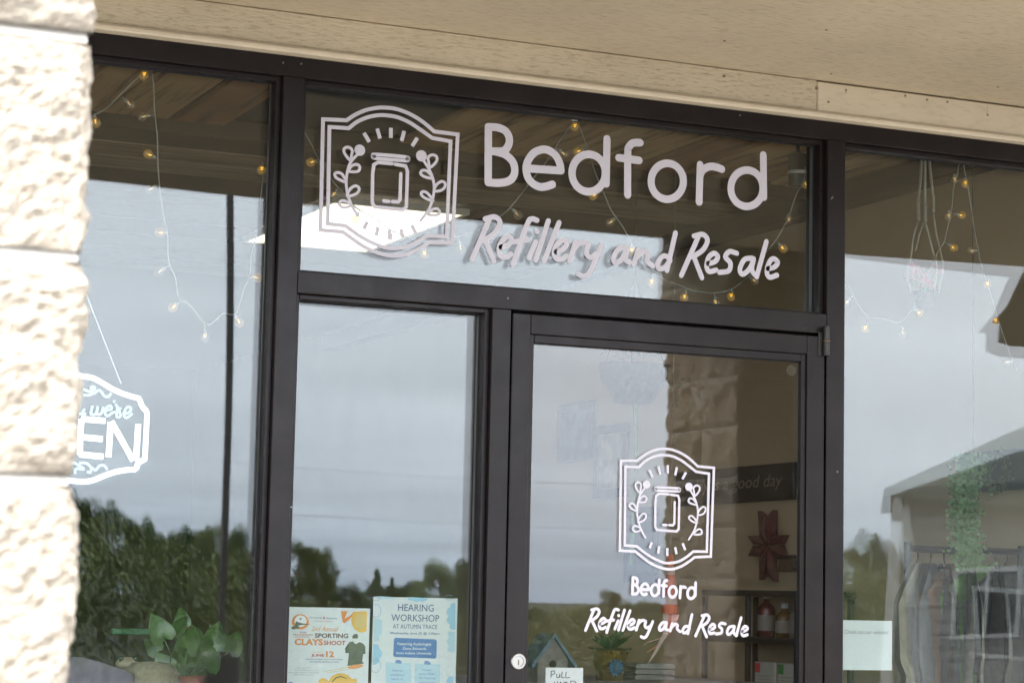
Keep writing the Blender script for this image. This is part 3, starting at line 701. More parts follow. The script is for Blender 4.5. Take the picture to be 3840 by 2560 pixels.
# ================================================================== paper on the glass
PAPER = mat('white_paper', (0.43, 0.45, 0.455), 0.7, var=0.02, scale=8)
INK = {'orange': (0.80, 0.27, 0.05), 'gold': (0.85, 0.52, 0.09), 'brown': (0.13, 0.06, 0.06), 'red': (0.55, 0.13, 0.09), 'navy': (0.06, 0.10, 0.26), 'blue': (0.07, 0.20, 0.48),
       'sky': (0.36, 0.62, 0.80), 'pale': (0.52, 0.72, 0.82), 'olive': (0.10, 0.12, 0.085), 'grey': (0.32, 0.31, 0.34), 'teal': (0.08, 0.22, 0.30), 'white': (0.85, 0.87, 0.88), 'peach': (0.85, 0.38, 0.14), 'tan': (0.72, 0.53, 0.20), 'black': (0.02, 0.02, 0.025), 'midblue': (0.16, 0.28, 0.60)}
def ink(k): return mat('ink_'+k, tuple(c*0.55 for c in INK[k]), 0.6)
def sheet(name, label, cat, fn, Y, tl, tr_, zbot):
    f = plane(fn, Y); a = f(tl); b = f(tr_)
    zt = (a[1]+b[1])/2; t = thing(name, label, cat, (a[0], Y, zbot)); inv = Matrix.Translation(-t.location)
    mb = MB(); o = len(mb.v)                              # very slightly cockled sheet
    nx, nz = 8, 10
    for j in range(2):
        for i in range(nx+1):
            for k in range(nz+1):
                X = a[0]+(b[0]-a[0])*i/nx; Z = zbot+(zt-zbot)*k/nz
                mb.v.append((X, Y+0.0009+j*0.0003, Z))
    kk = (nx+1)*(nz+1)
    for i in range(nx):
        for k in range(nz):
            q = i*(nz+1)+k; r_ = (q, q+nz+1, q+nz+2, q+1); mb.f += [r_, tuple(v+kk for v in r_[::-1])]
    ob = mb.build('sheet', PAPER, t); ob.matrix_parent_inverse = inv
    return t, f, inv
def fix(o, inv): o.matrix_parent_inverse = inv; return o
FY = 0.0825
# left flyer
t, f, inv = sheet('event_flyer', 'white flyer with orange sporting clays lettering in the sidelight', 'flyer', (1060, 2260, 5.2265), FY, (82, 70), (1715, 105), 1.41-0.34)
def bar(x0, y0, x1, y1, c, nm='print_line', lift=0.0003):
    p = f((x0, y0)); q = f((x1, y1)); pm = f((x0, y1)); z1 = p[1]; z0 = pm[1]
    return fix(MB().box((p[0], FY+0.0006-lift, f((x0, y1))[1]), (q[0], FY+0.0008-lift, p[1])).build(nm, ink(c), t), inv)
def poly(pts, c, nm='print_shape', lift=0.0003):
    return fix(MB().prism([f(p) for p in pts], FY+0.0006-lift, FY+0.0008-lift).build(nm, ink(c), t), inv)
def txt(s, x0, y0, x1, y1, c, bold=0.0, shear=0.0, nm='print_line'):   # box: left/top .. right/bottom in the close-up
    a = f((x0, (y0+y1)/2)); h = f((x0, y0))[1]-f((x0, y1))[1]; b = f((x1, (y0+y1)/2+(x1-x0)*0.02)); zc = (a[1]+b[1])/2
    return fix(text_part(s, a[0], zc-h/2, b[0], zc+h/2, FY+0.0002, ink(c), t, nm, bold=bold, shear=shear), inv)
poly(ell(348, 365, 168, 150, 28), 'orange', lift=0.00022); poly(ell(352, 352, 118, 112, 28), 'white', lift=0.0004)
poly([(165,468),(240,440),(260,345),(300,372),(400,398),(540,410),(540,416),(380,425),(300,440),(330,470),(290,500),(190,515)], 'olive', lift=0.0006)
poly(ell(352, 308, 26, 22, 12), 'grey', lift=0.0006)
txt('Scouting', 525, 262, 770, 305, 'teal', 0.01); txt('America', 850, 272, 1070, 312, 'teal', 0.01); poly([(790,295),(812,255),(834,295),(812,318)], 'red')
txt('Crossroads of America', 612, 332, 975, 362, 'red')
txt('2nd Annual', 560, 452, 1095, 545, 'orange', 0.0, 0.35)
txt('THE', 330, 560, 465, 588, 'red', 0.02); txt('CROSSROADS', 200, 600, 590, 630, 'red', 0.02); txt('COUNCIL', 250, 645, 530, 670, 'red', 0.02)
txt('SPORTING', 630, 585, 1285, 675, 'brown', 0.03); txt('CLAYS', 235, 690, 790, 820, 'orange', 0.04); txt('SHOOT', 805, 728, 1235, 818, 'red', 0.03)
txt('SATURDAY', 600, 945, 780, 970, 'gold', 0.01); txt('JUNE', 560, 990, 815, 1060, 'red', 0.03); txt('12', 850, 938, 1005, 1055, 'orange', 0.04)
txt('REGISTRATION OPENS AT EIGHT IN THE MORNING', 450, 1082, 1185, 1106, 'navy'); txt('SHOOTING BEGINS AT NINE', 530, 1132, 1100, 1158, 'navy')
for a in ((290,1250,545,1270),(235,1296,590,1316),(105,1340,715,1362),(205,1384,600,1406)): txt('call or write to reserve a team of five', *a, 'grey')
poly([(1140,155),(1270,158),(1215,300),(1330,240),(1400,160),(1440,165),(1300,330),(1215,390),(1180,370)], 'orange')
poly([(1400,165),(1655,160),(1645,545),(1580,578),(1500,570),(1420,520),(1360,430),(1340,330),(1360,240)], 'gold', lift=0.0005)
poly(ell(1520, 350, 110, 150, 24), 'tan', lift=0.0006)
poly([(1365,650),(1400,605),(1460,600),(1480,640),(1470,690),(1370,690)], 'olive')
poly([(1310,760),(1380,750),(1420,800),(1480,780),(1500,760),(1580,790),(1620,850),(1625,990),(1575,1000),(1560,1140),(1600,1180),(1270,1230),(1300,980),(1230,975),(1225,880)], 'olive')
poly([(1270,1250),(1380,1205),(1540,1195),(1590,1215),(1530,1260),(1400,1290),(1300,1285)], 'peach', lift=0.0006)
poly([(810,1335),(1275,1250),(1275,1262),(815,1343)], 'tan'); poly([(860,1360),(1290,1290),(1290,1300),(865,1368)], 'tan')
poly([(690,1600),(710,1500),(780,1460),(850,1480),(900,1530),(960,1430),(1080,1375),(1200,1370),(1300,1420),(1350,1480),(1440,1480),(1470,1600)], 'gold')
poly([(960,1540),(1040,1450),(1150,1425),(1260,1470),(1260,1485),(1150,1445),(1050,1470),(975,1550)], 'olive', lift=0.0006)
poly([(95,1600),(110,1550),(160,1535),(215,1560),(230,1600)], 'midblue')
# right flyer
t, f, inv = sheet('workshop_poster', 'pale blue hearing workshop poster in the sidelight', 'poster', (1350, 2240, 4.9), FY+0.0001, (252, -38), (1796, 30), 1.41-0.36)
poly([(300,-30),(560,-20),(620,10),(480,25),(380,20),(320,5)], 'pale'); poly([(870,-15),(1250,5),(1225,45),(1160,70),(1100,58),(1040,75),(960,50),(900,40)], 'sky')
poly([(1752,85),(1752,585),(1690,580),(1640,540),(1660,500),(1610,450),(1590,400),(1625,330),(1590,280),(1610,200),(1650,180),(1680,110)], 'sky')
poly([(262,390),(360,385),(400,420),(400,640),(340,720),(350,780),(262,800)], 'pale'); poly([(248,845),(330,860),(370,940),(410,1010),(390,1080),(350,1120),(350,1170),(300,1220),(240,1230)], 'sky')
poly([(1610,620),(1745,625),(1740,1000),(1680,1000),(1600,960),(1640,880),(1590,800),(1630,720)], 'pale'); poly([(1560,1600),(1600,1500),(1640,1440),(1720,1450),(1720,1600)], 'sky')
txt('HEARING', 700, 112, 1355, 240, 'navy'); txt('WORKSHOP', 575, 298, 1455, 425, 'navy'); txt('AT AUTUMN TRACE', 605, 480, 1420, 560, 'navy'); txt('Wednesday, June 25 @ 2:00pm', 550, 618, 1460, 675, 'navy', 0.01)
poly([(625,760),(650,732),(1385,762),(1412,790),(1405,1085),(1380,1115),(640,1085),(612,1055)], 'blue')
txt('Featuring Audiologist', 690, 815, 1305, 880, 'white', 0.012); txt('Dana Edwards', 790, 905, 1220, 950, 'white', 0.012); txt('from Indiana University', 670, 985, 1315, 1045, 'white', 0.012)
poly([(480,1185),(945,1195),(940,1650),(470,1650)], 'pale'); poly([(1010,1205),(1475,1220),(1465,1650),(1000,1650)], 'pale')
poly([(655,1145),(720,1138),(770,1170),(755,1210),(650,1200)], 'midblue', lift=0.0005); poly([(1185,1160),(1240,1155),(1300,1190),(1290,1230),(1180,1220)], 'midblue', lift=0.0005)
for a in ((595,1312,780,1350,'How to'),(560,1392,820,1428,'communicate'),(580,1470,790,1505,'better at'),(540,1545,850,1580,'home and work'),(1145,1300,1305,1335,'Latest'),(1080,1375,1370,1415,'technology'),(1090,1452,1375,1490,'for hearing'),(1080,1530,1380,1566,'assistance')):
    txt(a[4], *a[:4], 'midblue', 0.01)
for c_ in ((1640, -5, 70, 45), (290, 240, 95, 120), (290, 1250, 90, 120), (300, 15, 60, 40)):
    P = [f(p) for p in ell(*c_, 20)]
    fix(MB().ribbon([Vector(p) for p in P], 0.0004, FY+0.0003, FY+0.0005, closed=True).build('print_line', ink('midblue'), t), inv)
# notices on the right pane and the door
FY2 = FY; FY = 0.0821
t, f, inv = sheet('website_notice', 'small white website notice taped beside the door mullion', 'notice', (3160, 2280, 5.6), FY, (5, 235), (1042, 268), on_y(3255, 2511, FY).z)
txt('Check out our website!', 40, 440, 960, 525, 'grey', 0.0)
FY = 0.0265
t, f, inv = sheet('pull_notice', 'small white handwritten pull hard note inside the door glass', 'notice', (1950, 2150, 2.94), FY, (286, 1034), (698, 1034), 1.41-0.27)
def hand(pl, c='black', hw=0.0009):
    mb = MB()
    for k, s in enumerate(pl): mb.ribbon(spline([f(p) for p in s], False, 4), hw, FY+0.0002-0.00004*k, FY+0.0008)
    fix(mb.build('handwriting', ink(c), t), inv)
hand([[(345,1075),(342,1140)], [(340,1078),(375,1068),(385,1095),(350,1115)], [(405,1105),(408,1140),(432,1138),(440,1105),(442,1140)], [(465,1080),(462,1140),(490,1142)], [(510,1082),(508,1142),(550,1140)]])
hand([[(380,1188),(378,1250)], [(415,1185),(414,1250)], [(380,1218),(415,1216)], [(430,1250),(448,1190),(466,1250)], [(486,1190),(484,1250)], [(486,1192),(520,1195),(490,1218),(525,1250)], [(560,1182),(558,1250)], [(560,1180),(605,1185),(618,1215),(590,1248),(558,1252)]])
# ================================================================== string lights
CORD = mat('clear_cord', (0.20, 0.19, 0.165), 0.5)
CAPM = mat('bulb_cap', (0.22, 0.21, 0.19), 0.5)
BULB_LIT = glass_mat('amber_bulb', (0.84, 0.70, 0.42), 0.05, glow=(0.011, 0.0070, 0.0017)); BULB_CLEAR = glass_mat('clear_bulb_glow', (0.86, 0.84, 0.81), 0.06, glow=(0.003, 0.002, 0.001))  # clear globe also glows faintly, imitating light scattered in its glass
FIL = mat('filament', (1, 0.7, 0.2), 0.4, emit=(1.0, 0.56, 0.06), estr=0.28); FILW = mat('weak_filament', (1, 0.7, 0.3), 0.4, emit=(1.0, 0.58, 0.10), estr=0.12)
SY = 0.135
BR = 0.0115
bulb_me = MB().sphere((0, 0, -0.012), BR, 14, 10, (1, 1, 1.08))
_bl = bulb_me.mesh('bulb', BULB_LIT, True); _bo = bulb_me.mesh('bulb', BULB_CLEAR, True)
cap_me = MB().lathe([(0.0001, 0.008), (0.0036, 0.008), (0.0044, 0.006), (0.0046, -0.002), (0.0035, -0.0035), (0.0001, -0.0035)], (0, 0, 0), 10).mesh('socket', CAPM, True)
fm = MB()
for dxx in (-0.0028, 0.0, 0.0028): fm.box((dxx-0.0007, -0.0007, -0.0075), (dxx+0.0007, 0.0007, -0.0035))
for dxx in (-0.0021, 0.0007): fm.box((dxx-0.0007, -0.0014, -0.0115), (dxx+0.0014, -0.0002, -0.0092))
fil_l = fm.mesh('filament', FIL); fil_w = fm.mesh('filament', FILW)
def light_string(label, paths, bulbs, hook=None, Y=SY, extra=()):
    c = on_y(*paths[0][0], Y); t = thing('string_lights', label, 'string lights', c, group='fairy light strings inside the shop windows'); inv = Matrix.Translation(-c)
    allp = []
    for p in paths:
        q = [on_y(x, y, Y+0.004*math.sin(x*0.031+y*0.017)) for x, y in p]; q = spline([tuple(v) for v in q], False, 5); allp += q
        o = MB().tube(q, 0.0017, 6).build('wire', CORD, t, True); o.matrix_parent_inverse = inv
    for (x, y, lit) in bulbs:
        b = on_y(x, y, Y-0.006); near = min(allp, key=lambda p: (p-b).length); d = near-b
        if d.length < 0.02: d = Vector((0.004, 0.006, 0.016))
        if d.length > 0.05: d = Vector((0.2, 0.1, 1.0))*0.03
        u = d.normalized(); base = b+u*0.014
        rot = u.to_track_quat('Z', 'Y').to_euler()
        o = link_mesh('bulb', _bl if lit else _bo, t, b-c+u*0.012, rot)
        s_ = link_mesh('socket', cap_me, o, (0, 0, 0)); link_mesh('filament', fil_l if lit else fil_w, o, (0, 0, 0))
        if d.length > 0.022:
            w_ = MB().tube([b+u*0.016, near], 0.0014, 6).build('lead', CORD, t, True); w_.matrix_parent_inverse = inv
    if hook:
        h = on_y(*hook, Y-0.01); o = MB().cbox((h.x-0.009, h.y-0.002, h.z-0.008), (h.x+0.009, h.y+0.004, h.z+0.010), 0.002).build('hook', mat('clear_hook', (0.6, 0.6, 0.58), 0.4), t); o.matrix_parent_inverse = inv
    return t
s1 = lambda x, y: (x/1.96, y/1.96); s5 = lambda x, y: (x/1.96, 800+y/1.96)
light_string('fairy light string hanging in the window beside the near pillar',
  [[s1(1105,505), s1(1010,575), s1(900,680), s1(820,760), s1(760,812), s1(690,845)],
   [s1(1115,510), s1(1130,640), s1(1135,810), s1(1155,1000), s1(1165,1290), s5(1205,40), s5(1230,150), s5(1240,350), s5(1290,480), s5(1315,625), s5(1390,665), s5(1510,812), s5(1590,780), s5(1640,735), s5(1730,740), s5(1770,640), s5(1795,545), s5(1835,460), s5(1850,300), s5(1890,120), s1(1940,1240)]],
  [(*s1(1058,555),1), (*s1(958,768),0), (*s1(1045,858),0), (*s1(1088,1132),1), (*s1(705,905),1), (*s1(1922,1250),1), (*s1(1098,1392),0), (*s5(1172,140),1), (*s5(1165,432),0), (*s5(1270,692),1), (*s5(1505,912),0), (*s5(1760,802),1), (*s5(1893,472),1)],
  hook=s1(1105, 498))
s2 = lambda x, y: (1000+x/1.96, 200+y/1.96); s3 = lambda x, y: (2000+x/1.96, 300+y/1.96); s8 = lambda x, y: (1800+x/1.68, 1100+y/1.68)
light_string('fairy light string looped behind the transom lettering',
  [[s3(300,300), s3(205,430), s3(160,500), s2(2060,790), s2(1920,970), s2(1810,1110), s2(1720,1195), s2(1560,1290), s2(1300,1370), s2(1070,1362), s2(900,1290), s2(800,1215), s2(700,1160), s2(640,1120), s2(570,1030), s2(500,960), s2(430,860), s2(370,760), s2(320,650), s2(265,560)],
   [s3(320,295), s3(360,400), s3(395,505), s3(440,640), s3(480,745), s3(530,860), s3(575,965), s3(660,1085), s3(730,1220), s3(800,1360), s3(900,1440), s3(1040,1495), s3(1150,1540), s3(1300,1566), s3(1450,1540), s3(1580,1440), s3(1690,1290), s3(1780,1180), s3(1870,1020), s3(1930,850), s3(1990,740), s3(2000,640)]],
  [(*s2(325,802),1), (*s2(488,1040),0), (*s2(655,1222),1), (*s2(902,1390),0), (*s2(1160,1478),1), (*s2(1428,1440),0), (*s2(1848,1188),0), (*s3(230,545),0), (*s3(325,525),1), (*s3(305,345),1), (*s3(440,852),1), (*s3(562,1048),0), (*s3(722,1258),1), (*s3(868,1490),1), (*s3(1838,1240),1), (*s3(1876,1030),0), (*s3(2008,772),1), (*s3(1630,1478),0), (*s8(1285,28),1), (*s8(1485,62),0), (*s8(1582,20),1)],
  hook=s3(302, 280))
s13 = lambda x, y: (3050+x/1.96, 500+y/1.96)
light_string('fairy light string hanging beside the macrame planter',
  [[s13(1090,220), s13(1068,240), s13(1060,300), s13(1030,400), s13(1015,560), s13(985,700), s13(960,800), s13(920,860), s13(860,1000), s13(830,1120), s13(800,1190), s13(740,1265), s13(640,1390), s13(520,1362), s13(400,1350), s13(330,1262), s13(270,1150), s13(225,1080)],
   [s13(1105,222), s13(1112,280), s13(1125,340), s13(1152,500), s13(1180,700), s13(1205,830), s13(1240,1000), s13(1290,1150), s13(1350,1350), s13(1420,1560), s13(1500,1750)]],
  [(*s13(1040,345),0), (*s13(1118,372),1), (*s13(1092,602),1), (*s13(995,612),0), (*s13(1035,842),1), (*s13(1158,862),0), (*s13(1280,1112),1), (*s13(785,1322),1), (*s13(380,1435),1), (*s13(660,1475),0), (*s13(240,1245),0), (*s13(1340,1380),1), (*s13(1420,1680),0)],
  hook=s13(1098, 210))

# ---- macrame plant hanger
MAC = mat('macrame_cotton', (0.30, 0.28, 0.23), 0.9, bump=0.6, bscale=400)
MY = 0.30
c = on_y(*s13(820, 180), MY); t = thing('plant_hanger', 'knotted cream macrame plant hanger with pink flowers', 'plant hanger', c); inv = Matrix.Translation(-c)
def mac(nm, mb, m=MAC, sm=True): o = mb.build(nm, m, t, sm); o.matrix_parent_inverse = inv; return o
top = Vector((c.x, MY, 2.99))
def mp(x, y, dy=0.0): return on_y(*s13(x, y), MY+dy)
for (a, b, k0, k1, end, dy) in ((795, 785, 480, 650, [(735,760),(715,900),(690,1050),(720,1180)], 0.02), (820, 820, 520, 660, [(840,720),(875,860),(905,1000),(880,1180)], -0.02), (850, 880, 470, 590, [(905,760),(935,880),(950,1000),(915,1180)], 0.03)):
    mac('cord', MB().tube([top, mp(a, 180, dy*0.3), mp((a+b)/2, 330, dy*0.6), mp(b-15 if a == 795 else b, k0, dy)], 0.0042, 8))
    kn = MB(); n = 9
    for i in range(n):
        p = mp(b-15 if a == 795 else b, k0+(k1-k0)*i/n, dy); kn.sphere(p, 0.0068, 8, 5, (1, 1, 0.72))
    o = mac('knot', kn); o['kind'] = 'stuff'
    mac('cord', MB().tube(spline([tuple(mp(b-15 if a == 795 else b, k1, dy))]+[tuple(mp(x, y, dy)) for x, y in end], False, 4), 0.0036, 8))
for pth in ([(810,650),(780,740),(750,860)], [(805,655),(850,770),(880,870)]):
    mac('cord', MB().tube([mp(*p) for p in pth], 0.003, 8))
pc = mp(815, 1240); 
mac('pot', MB().lathe([(0.0001, -0.02), (0.022, -0.02), (0.032, 0.026), (0.034, 0.03), (0.030, 0.031), (0.026, 0.02), (0.0001, 0.02)], pc, 20), mat('clay_glaze', (0.05, 0.025, 0.02), 0.6))
PINK = mat('pink_petal', (0.36, 0.11, 0.13), 0.6, var=0.2, scale=40); LEAFG = mat('house_leaf', (0.10, 0.20, 0.05), 0.45, var=0.3, scale=25)
rr = random.Random(11)
for k in range(16):
    a = rr.uniform(0, 6.28); r_ = rr.uniform(0.01, 0.055); p = pc+Vector((r_*math.cos(a), r_*math.sin(a), rr.uniform(0.04, 0.11)))
    fl = MB()
    for j in range(5):
        b = a+j*1.2566; d = Vector((math.cos(b), 0.4*math.sin(b), math.sin(b)))
        s_ = d.cross(Vector((0, 1, 0)))*0.35; L = 0.017
        fl.add([p, p+(d+s_)*L*0.7, p+d*L+Vector((0, -0.003, 0)), p+(d-s_)*L*0.7], [(0, 1, 2, 3)])
    mac('flower', fl, PINK)
    mac('stem', MB().tube([pc+Vector((0, 0, 0.02)), (pc+p)/2+Vector((0, 0, 0.02)), p], 0.0012, 5), LEAFG)

# ---- neon sign in the window behind the near pillar
NEON = mat('neon_tube', (0.3, 0.3, 0.3), 0.3, emit=(0.90, 0.95, 1.0), estr=0.20); NEONW = mat('ice_neon_tube', (0.25, 0.3, 0.3), 0.3, emit=(0.62, 0.86, 1.0), estr=0.055)
ACR = glass_mat('clear_acrylic', (0.98, 0.985, 0.985), 0.008)
NY = 0.15
n5 = (250, 1380, 1261/370)
f = plane(n5, NY)
c = f((300, 760)); t = thing('neon_sign', 'glowing white neon open sign hanging in the window', 'neon sign', (c[0], NY, c[1])); inv = Matrix.Translation(-t.location)
def neon(nm, paths, r, m, closed=False):
    mb = MB()
    for p in paths:
        q = [f(v) for v in p]; q = spline(q, False, 5) if len(q) > 2 else q
        mb.tube([(v[0], NY, v[1]) for v in q], r, 8)
    o = mb.build(nm, m, t, True); o.matrix_parent_inverse = inv; return o
def sharp(nm, p, r, m):
    q = [f(v) for v in p]; o = MB().tube([(v[0], NY, v[1]) for v in q], r, 8).build(nm, m, t, True); o.matrix_parent_inverse = inv
XC = -120.0                                     # middle of the sign, hidden behind the pillar
half = [(200,105),(330,125),(450,185),(600,275),(760,340),(905,382),(935,400)], [(935,400),(950,455),(985,515),(1028,550)], [(1028,550),(1022,700),(1012,900),(1000,1140),(985,1170)], [(985,1170),(920,1205),(895,1260),(880,1295)], [(880,1295),(760,1300),(600,1330),(450,1385),(330,1432),(200,1448),(0,1430)]
for h in half: neon('border_tube', [h], 0.0066, NEON)
def mir(p): return (2*XC-p[0], p[1]-0.083*(p[0]-XC)*2*0.6)
for h in half: neon('border_tube', [[mir(p) for p in h]], 0.0066, NEON)
neon('border_tube', [[(200,105),(0,60),(-200,40),mir((200,105))]], 0.0066, NEON)
neon('border_tube', [[(0,1430),(-150,1400),mir((0,1430))]], 0.0066, NEON)
EN = [[(490,672),(190,650)],[(190,650),(172,870),(168,1105)],[(195,880),(455,905)],[(165,1100),(465,1130)]]
neon('letter_tube', EN, 0.0074, NEON)
neon('letter_tube', [[(535,1135),(560,690)],[(570,680),(850,1180)],[(885,1180),(915,715)]], 0.0074, NEON)
neon('letter_tube', [[(-130,1100),(-110,630)],[(-110,630),(-20,650),(15,750),(-30,850),(-120,860)]], 0.0074, NEON)
neon('letter_tube', [[(x-520, y-40) for x, y in ell(80, 870, 150, 240, 18)+[(230,870)]]], 0.0074, NEON)
neon('word_tube', [[(330,480),(310,580),(370,585),(400,490),(385,580),(440,580),(470,490)], [(490,540),(570,520),(560,480),(510,500),(490,570),(520,610),(580,570),(620,560)], [(610,410),(600,440)], [(655,500),(620,460)], [(650,500),(640,620),(690,610),(670,540),(690,505)], [(720,590),(800,560),(820,510),(770,500),(730,580),(760,635),(840,580)], [(230,520),(205,560),(240,585),(160,580)]], 0.0034, NEONW)
neon('flourish_tube', [[(215,270),(300,300),(360,260),(330,235),(310,260),(330,320),(280,345),(215,340)], [(350,330),(400,285),(440,300),(480,355),(530,365),(570,320)]], 0.0034, NEONW)
neon('flourish_tube', [[(40,1240),(90,1210),(150,1240),(220,1290),(120,1285),(105,1350)], [(160,1210),(250,1215),(310,1270),(300,1330),(260,1320)], [(320,1270),(370,1300),(420,1245),(480,1245),(520,1295)]], 0.0034, NEONW)
bp_ = [f(p) for p in ((-1300,0),(1085,470),(1100,560),(1060,1200),(950,1340),(600,1400),(200,1520),(-700,1480),(-1300,1100))]
o = MB().prism([f(p) for p in ((-420,20),(-160,-40),(240,40),(480,150),(760,290),(990,350),(1010,440),(1085,500),(1050,1210),(960,1260),(940,1340),(650,1370),(420,1470),(200,1520),(-160,1470),(-420,1400))], NY+0.012, NY+0.017).build('acrylic_backing', ACR, t); o.matrix_parent_inverse = inv
q = on_y(*(s5(890, 1250)), NY); q2_ = on_y(*(s5(640, 610)), NY); dq = (q2_-q)
ch = MB(); p1 = q+dq*3.4
ch.tube([q, q+dq*1.6, p1], 0.0016, 6); o = ch.build('hanging_chain', mat('chain', (0.55, 0.57, 0.58), 0.4, 0.6), t); o.matrix_parent_inverse = inv
# ================================================================== inside the shop
# ceiling troffers (lit)
PANEL = mat('lit_diffuser', (0.9, 0.88, 0.82), 0.5, emit=(1.0, 0.87, 0.66), estr=0.33)
TWHITE = mat('troffer_enamel', (0.75, 0.73, 0.68), 0.5)
def troffer(x, y, label):
    t = thing('ceiling_light', label, 'ceiling light', (x, y, CEIL-0.01), group='fluorescent panels in the shop ceiling')
    W_, L_ = 0.61, 1.22
    MB().box((0.02, 0.02, 0.0), (W_-0.02, L_-0.02, 0.008)).build('diffuser', PANEL, t)
    for a, b in (((0, 0), (W_, 0.02)), ((0, L_-0.02), (W_, L_)), ((0, 0.0201), (0.02, L_-0.0201)), ((W_-0.02, 0.0201), (W_, L_-0.0201))):
        MB().cbox((a[0], a[1], -0.006), (b[0], b[1], 0.02), 0.002).build('frame', TWHITE, t)
troffer(2.97, 3.36, 'lit rectangular ceiling panel seen behind the jar badge')
troffer(-0.6, 3.36, 'unseen lit ceiling panel added to light the left of the shop')  # out of view, added to raise the light inside the shop

STMB = mat('spot_black', (0.012, 0.012, 0.013), 0.45)
BLACKW = mat('black_stained_wood', (0.022, 0.020, 0.019), 0.6, var=0.3, scale=20)
DARKW = mat('dark_brown_wood', (0.075, 0.048, 0.032), 0.6, var=0.35, scale=18, stretch=(1, 1, 0.2))
CHALK = mat('sign_lettering', (0.25, 0.22, 0.18), 0.8)
WX = ROOMX1
def wallbox(x0, y0, x1, y1, th, gap=0.004):      # picture box on the side wall
    a = on_x(x0, y0, WX-gap); b = on_x(x1, y1, WX-gap)
    return (WX-gap-th, min(a.y, b.y), min(a.z, b.z)), (WX-gap, max(a.y, b.y), max(a.z, b.z))
def child(mb, nm, m, t, sm=False):
    o = mb.build(nm, m, t, sm); o.matrix_parent_inverse = Matrix.Translation(-t.location); return o
# word sign
pa, pb = on_x(2550, 1788, WX), on_x(2992, 1870, WX)
lo, hi = (WX-0.022, pb.y, on_x(2992, 1872, WX).z), (WX-0.004, pa.y, on_x(2992, 1732, WX).z)
t = thing('word_sign', 'long black wall sign with pale good day lettering', 'sign', (WX-0.004, lo[1], lo[2]))
child(MB().cbox(lo, hi, 0.003), 'board', BLACKW, t)
zc = (lo[2]+hi[2])/2; hh = hi[2]-lo[2]
cu = text_part("today is a good day", 0, 0, 1, 1, 0, CHALK, t, 'lettering', bold=0.0, shear=0.2)
L_ = hi[1]-lo[1]
for v in cu.data.vertices:
    u_, w_ = v.co.x, v.co.z; v.co = (WX-0.0235, hi[1]-L_*(0.06+0.86*u_), zc-hh*0.22+hh*0.44*w_)
cu.data.update(); cu.matrix_parent_inverse = Matrix.Translation(-t.location)
# red barn star
RED = mat('red_painted_wood', (0.085, 0.016, 0.016), 0.6, var=0.3, scale=25); 
pc = on_x(2864, 2045, WX-0.05)
t = thing('wall_star', 'dark red quilted wooden star hanging on the wall', 'wall star', (WX, pc.y, pc.z))
su = (on_x(2864, 2045, WX).z-on_x(2864, 2145, WX).z)/100
def star_piece(pts):
    P = [(pc.y-(x-2864)*su*2.05, pc.z-(y-2045)*su) for x, y in pts]; n = len(P)
    mb = MB(); mb.v = [(WX-0.030, y, z) for y, z in P]+[(WX-0.006, y, z) for y, z in P]
    ce = (sum(p[0] for p in P)/n, sum(p[1] for p in P)/n); mb.v.append((WX-0.044, *ce))
    mb.f = [(i, (i+1) % n, 2*n) for i in range(n)]+[(i, i+n, (i+1) % n+n, (i+1) % n) for i in range(n)]
    return child(mb, 'star_point', RED, t)
for pts in ([(2825,1912),(2850,1935),(2852,2000),(2858,2040),(2832,2005)], [(2878,1912),(2858,1935),(2856,2000),(2860,2040),(2878,2003)], [(2787,2006),(2830,2006),(2856,2042),(2808,2038)], [(2922,2006),(2880,2006),(2860,2042),(2906,2038)],
            [(2790,2082),(2808,2042),(2856,2044),(2832,2084)], [(2918,2084),(2904,2042),(2860,2044),(2880,2086)], [(2832,2172),(2832,2088),(2856,2050),(2852,2150)], [(2884,2178),(2882,2090),(2862,2050),(2858,2150)]): star_piece(pts)
# framed pictures on the same wall
def picture(label, x0, y0, x1, y1, inner, frame=DARKW):
    lo, hi = wallbox(x0, y0, x1, y1, 0.02); t = thing('wall_picture', label, 'picture', (WX-0.004, lo[1], lo[2]), group='pictures on the shop side wall')
    b = 0.12*(hi[1]-lo[1]); b = min(b, 0.05)
    child(MB().box((lo[0]+0.006, lo[1]+b, lo[2]+b), (hi[0], hi[1]-b, hi[2]-b)), 'print', inner, t)
    for a, c in (((lo[1], lo[2]), (hi[1], lo[2]+b)), ((lo[1], hi[2]-b), (hi[1], hi[2])), ((lo[1], lo[2]+b+0.0005), (lo[1]+b, hi[2]-b-0.0005)), ((hi[1]-b, lo[2]+b+0.0005), (hi[1], hi[2]-b-0.0005))):
        child(MB().cbox((lo[0], a[0], a[1]), (hi[0], c[0], c[1]), 0.003), 'frame', frame, t)
picture('dark slate panel hanging highest on the side wall', 2102, 1520, 2232, 1715, mat('slate_print', (0.07, 0.07, 0.075), 0.7, var=0.4, scale=9))
picture('dark framed cream print hanging lower on the side wall', 2240, 1600, 2358, 1860, mat('cream_print', (0.52, 0.47, 0.38), 0.8, col2=(0.25, 0.22, 0.2), scale=14))
picture('tall grey panel leaning on the wall behind the door badge', 2355, 1905, 2470, 2180, mat('grey_print', (0.10, 0.11, 0.13), 0.7, var=0.3, scale=6))
picture('small brown plaque on the wall beside the red star', 2925, 2080, 2990, 2142, mat('brown_print', (0.12, 0.075, 0.045), 0.7, var=0.2, scale=12))
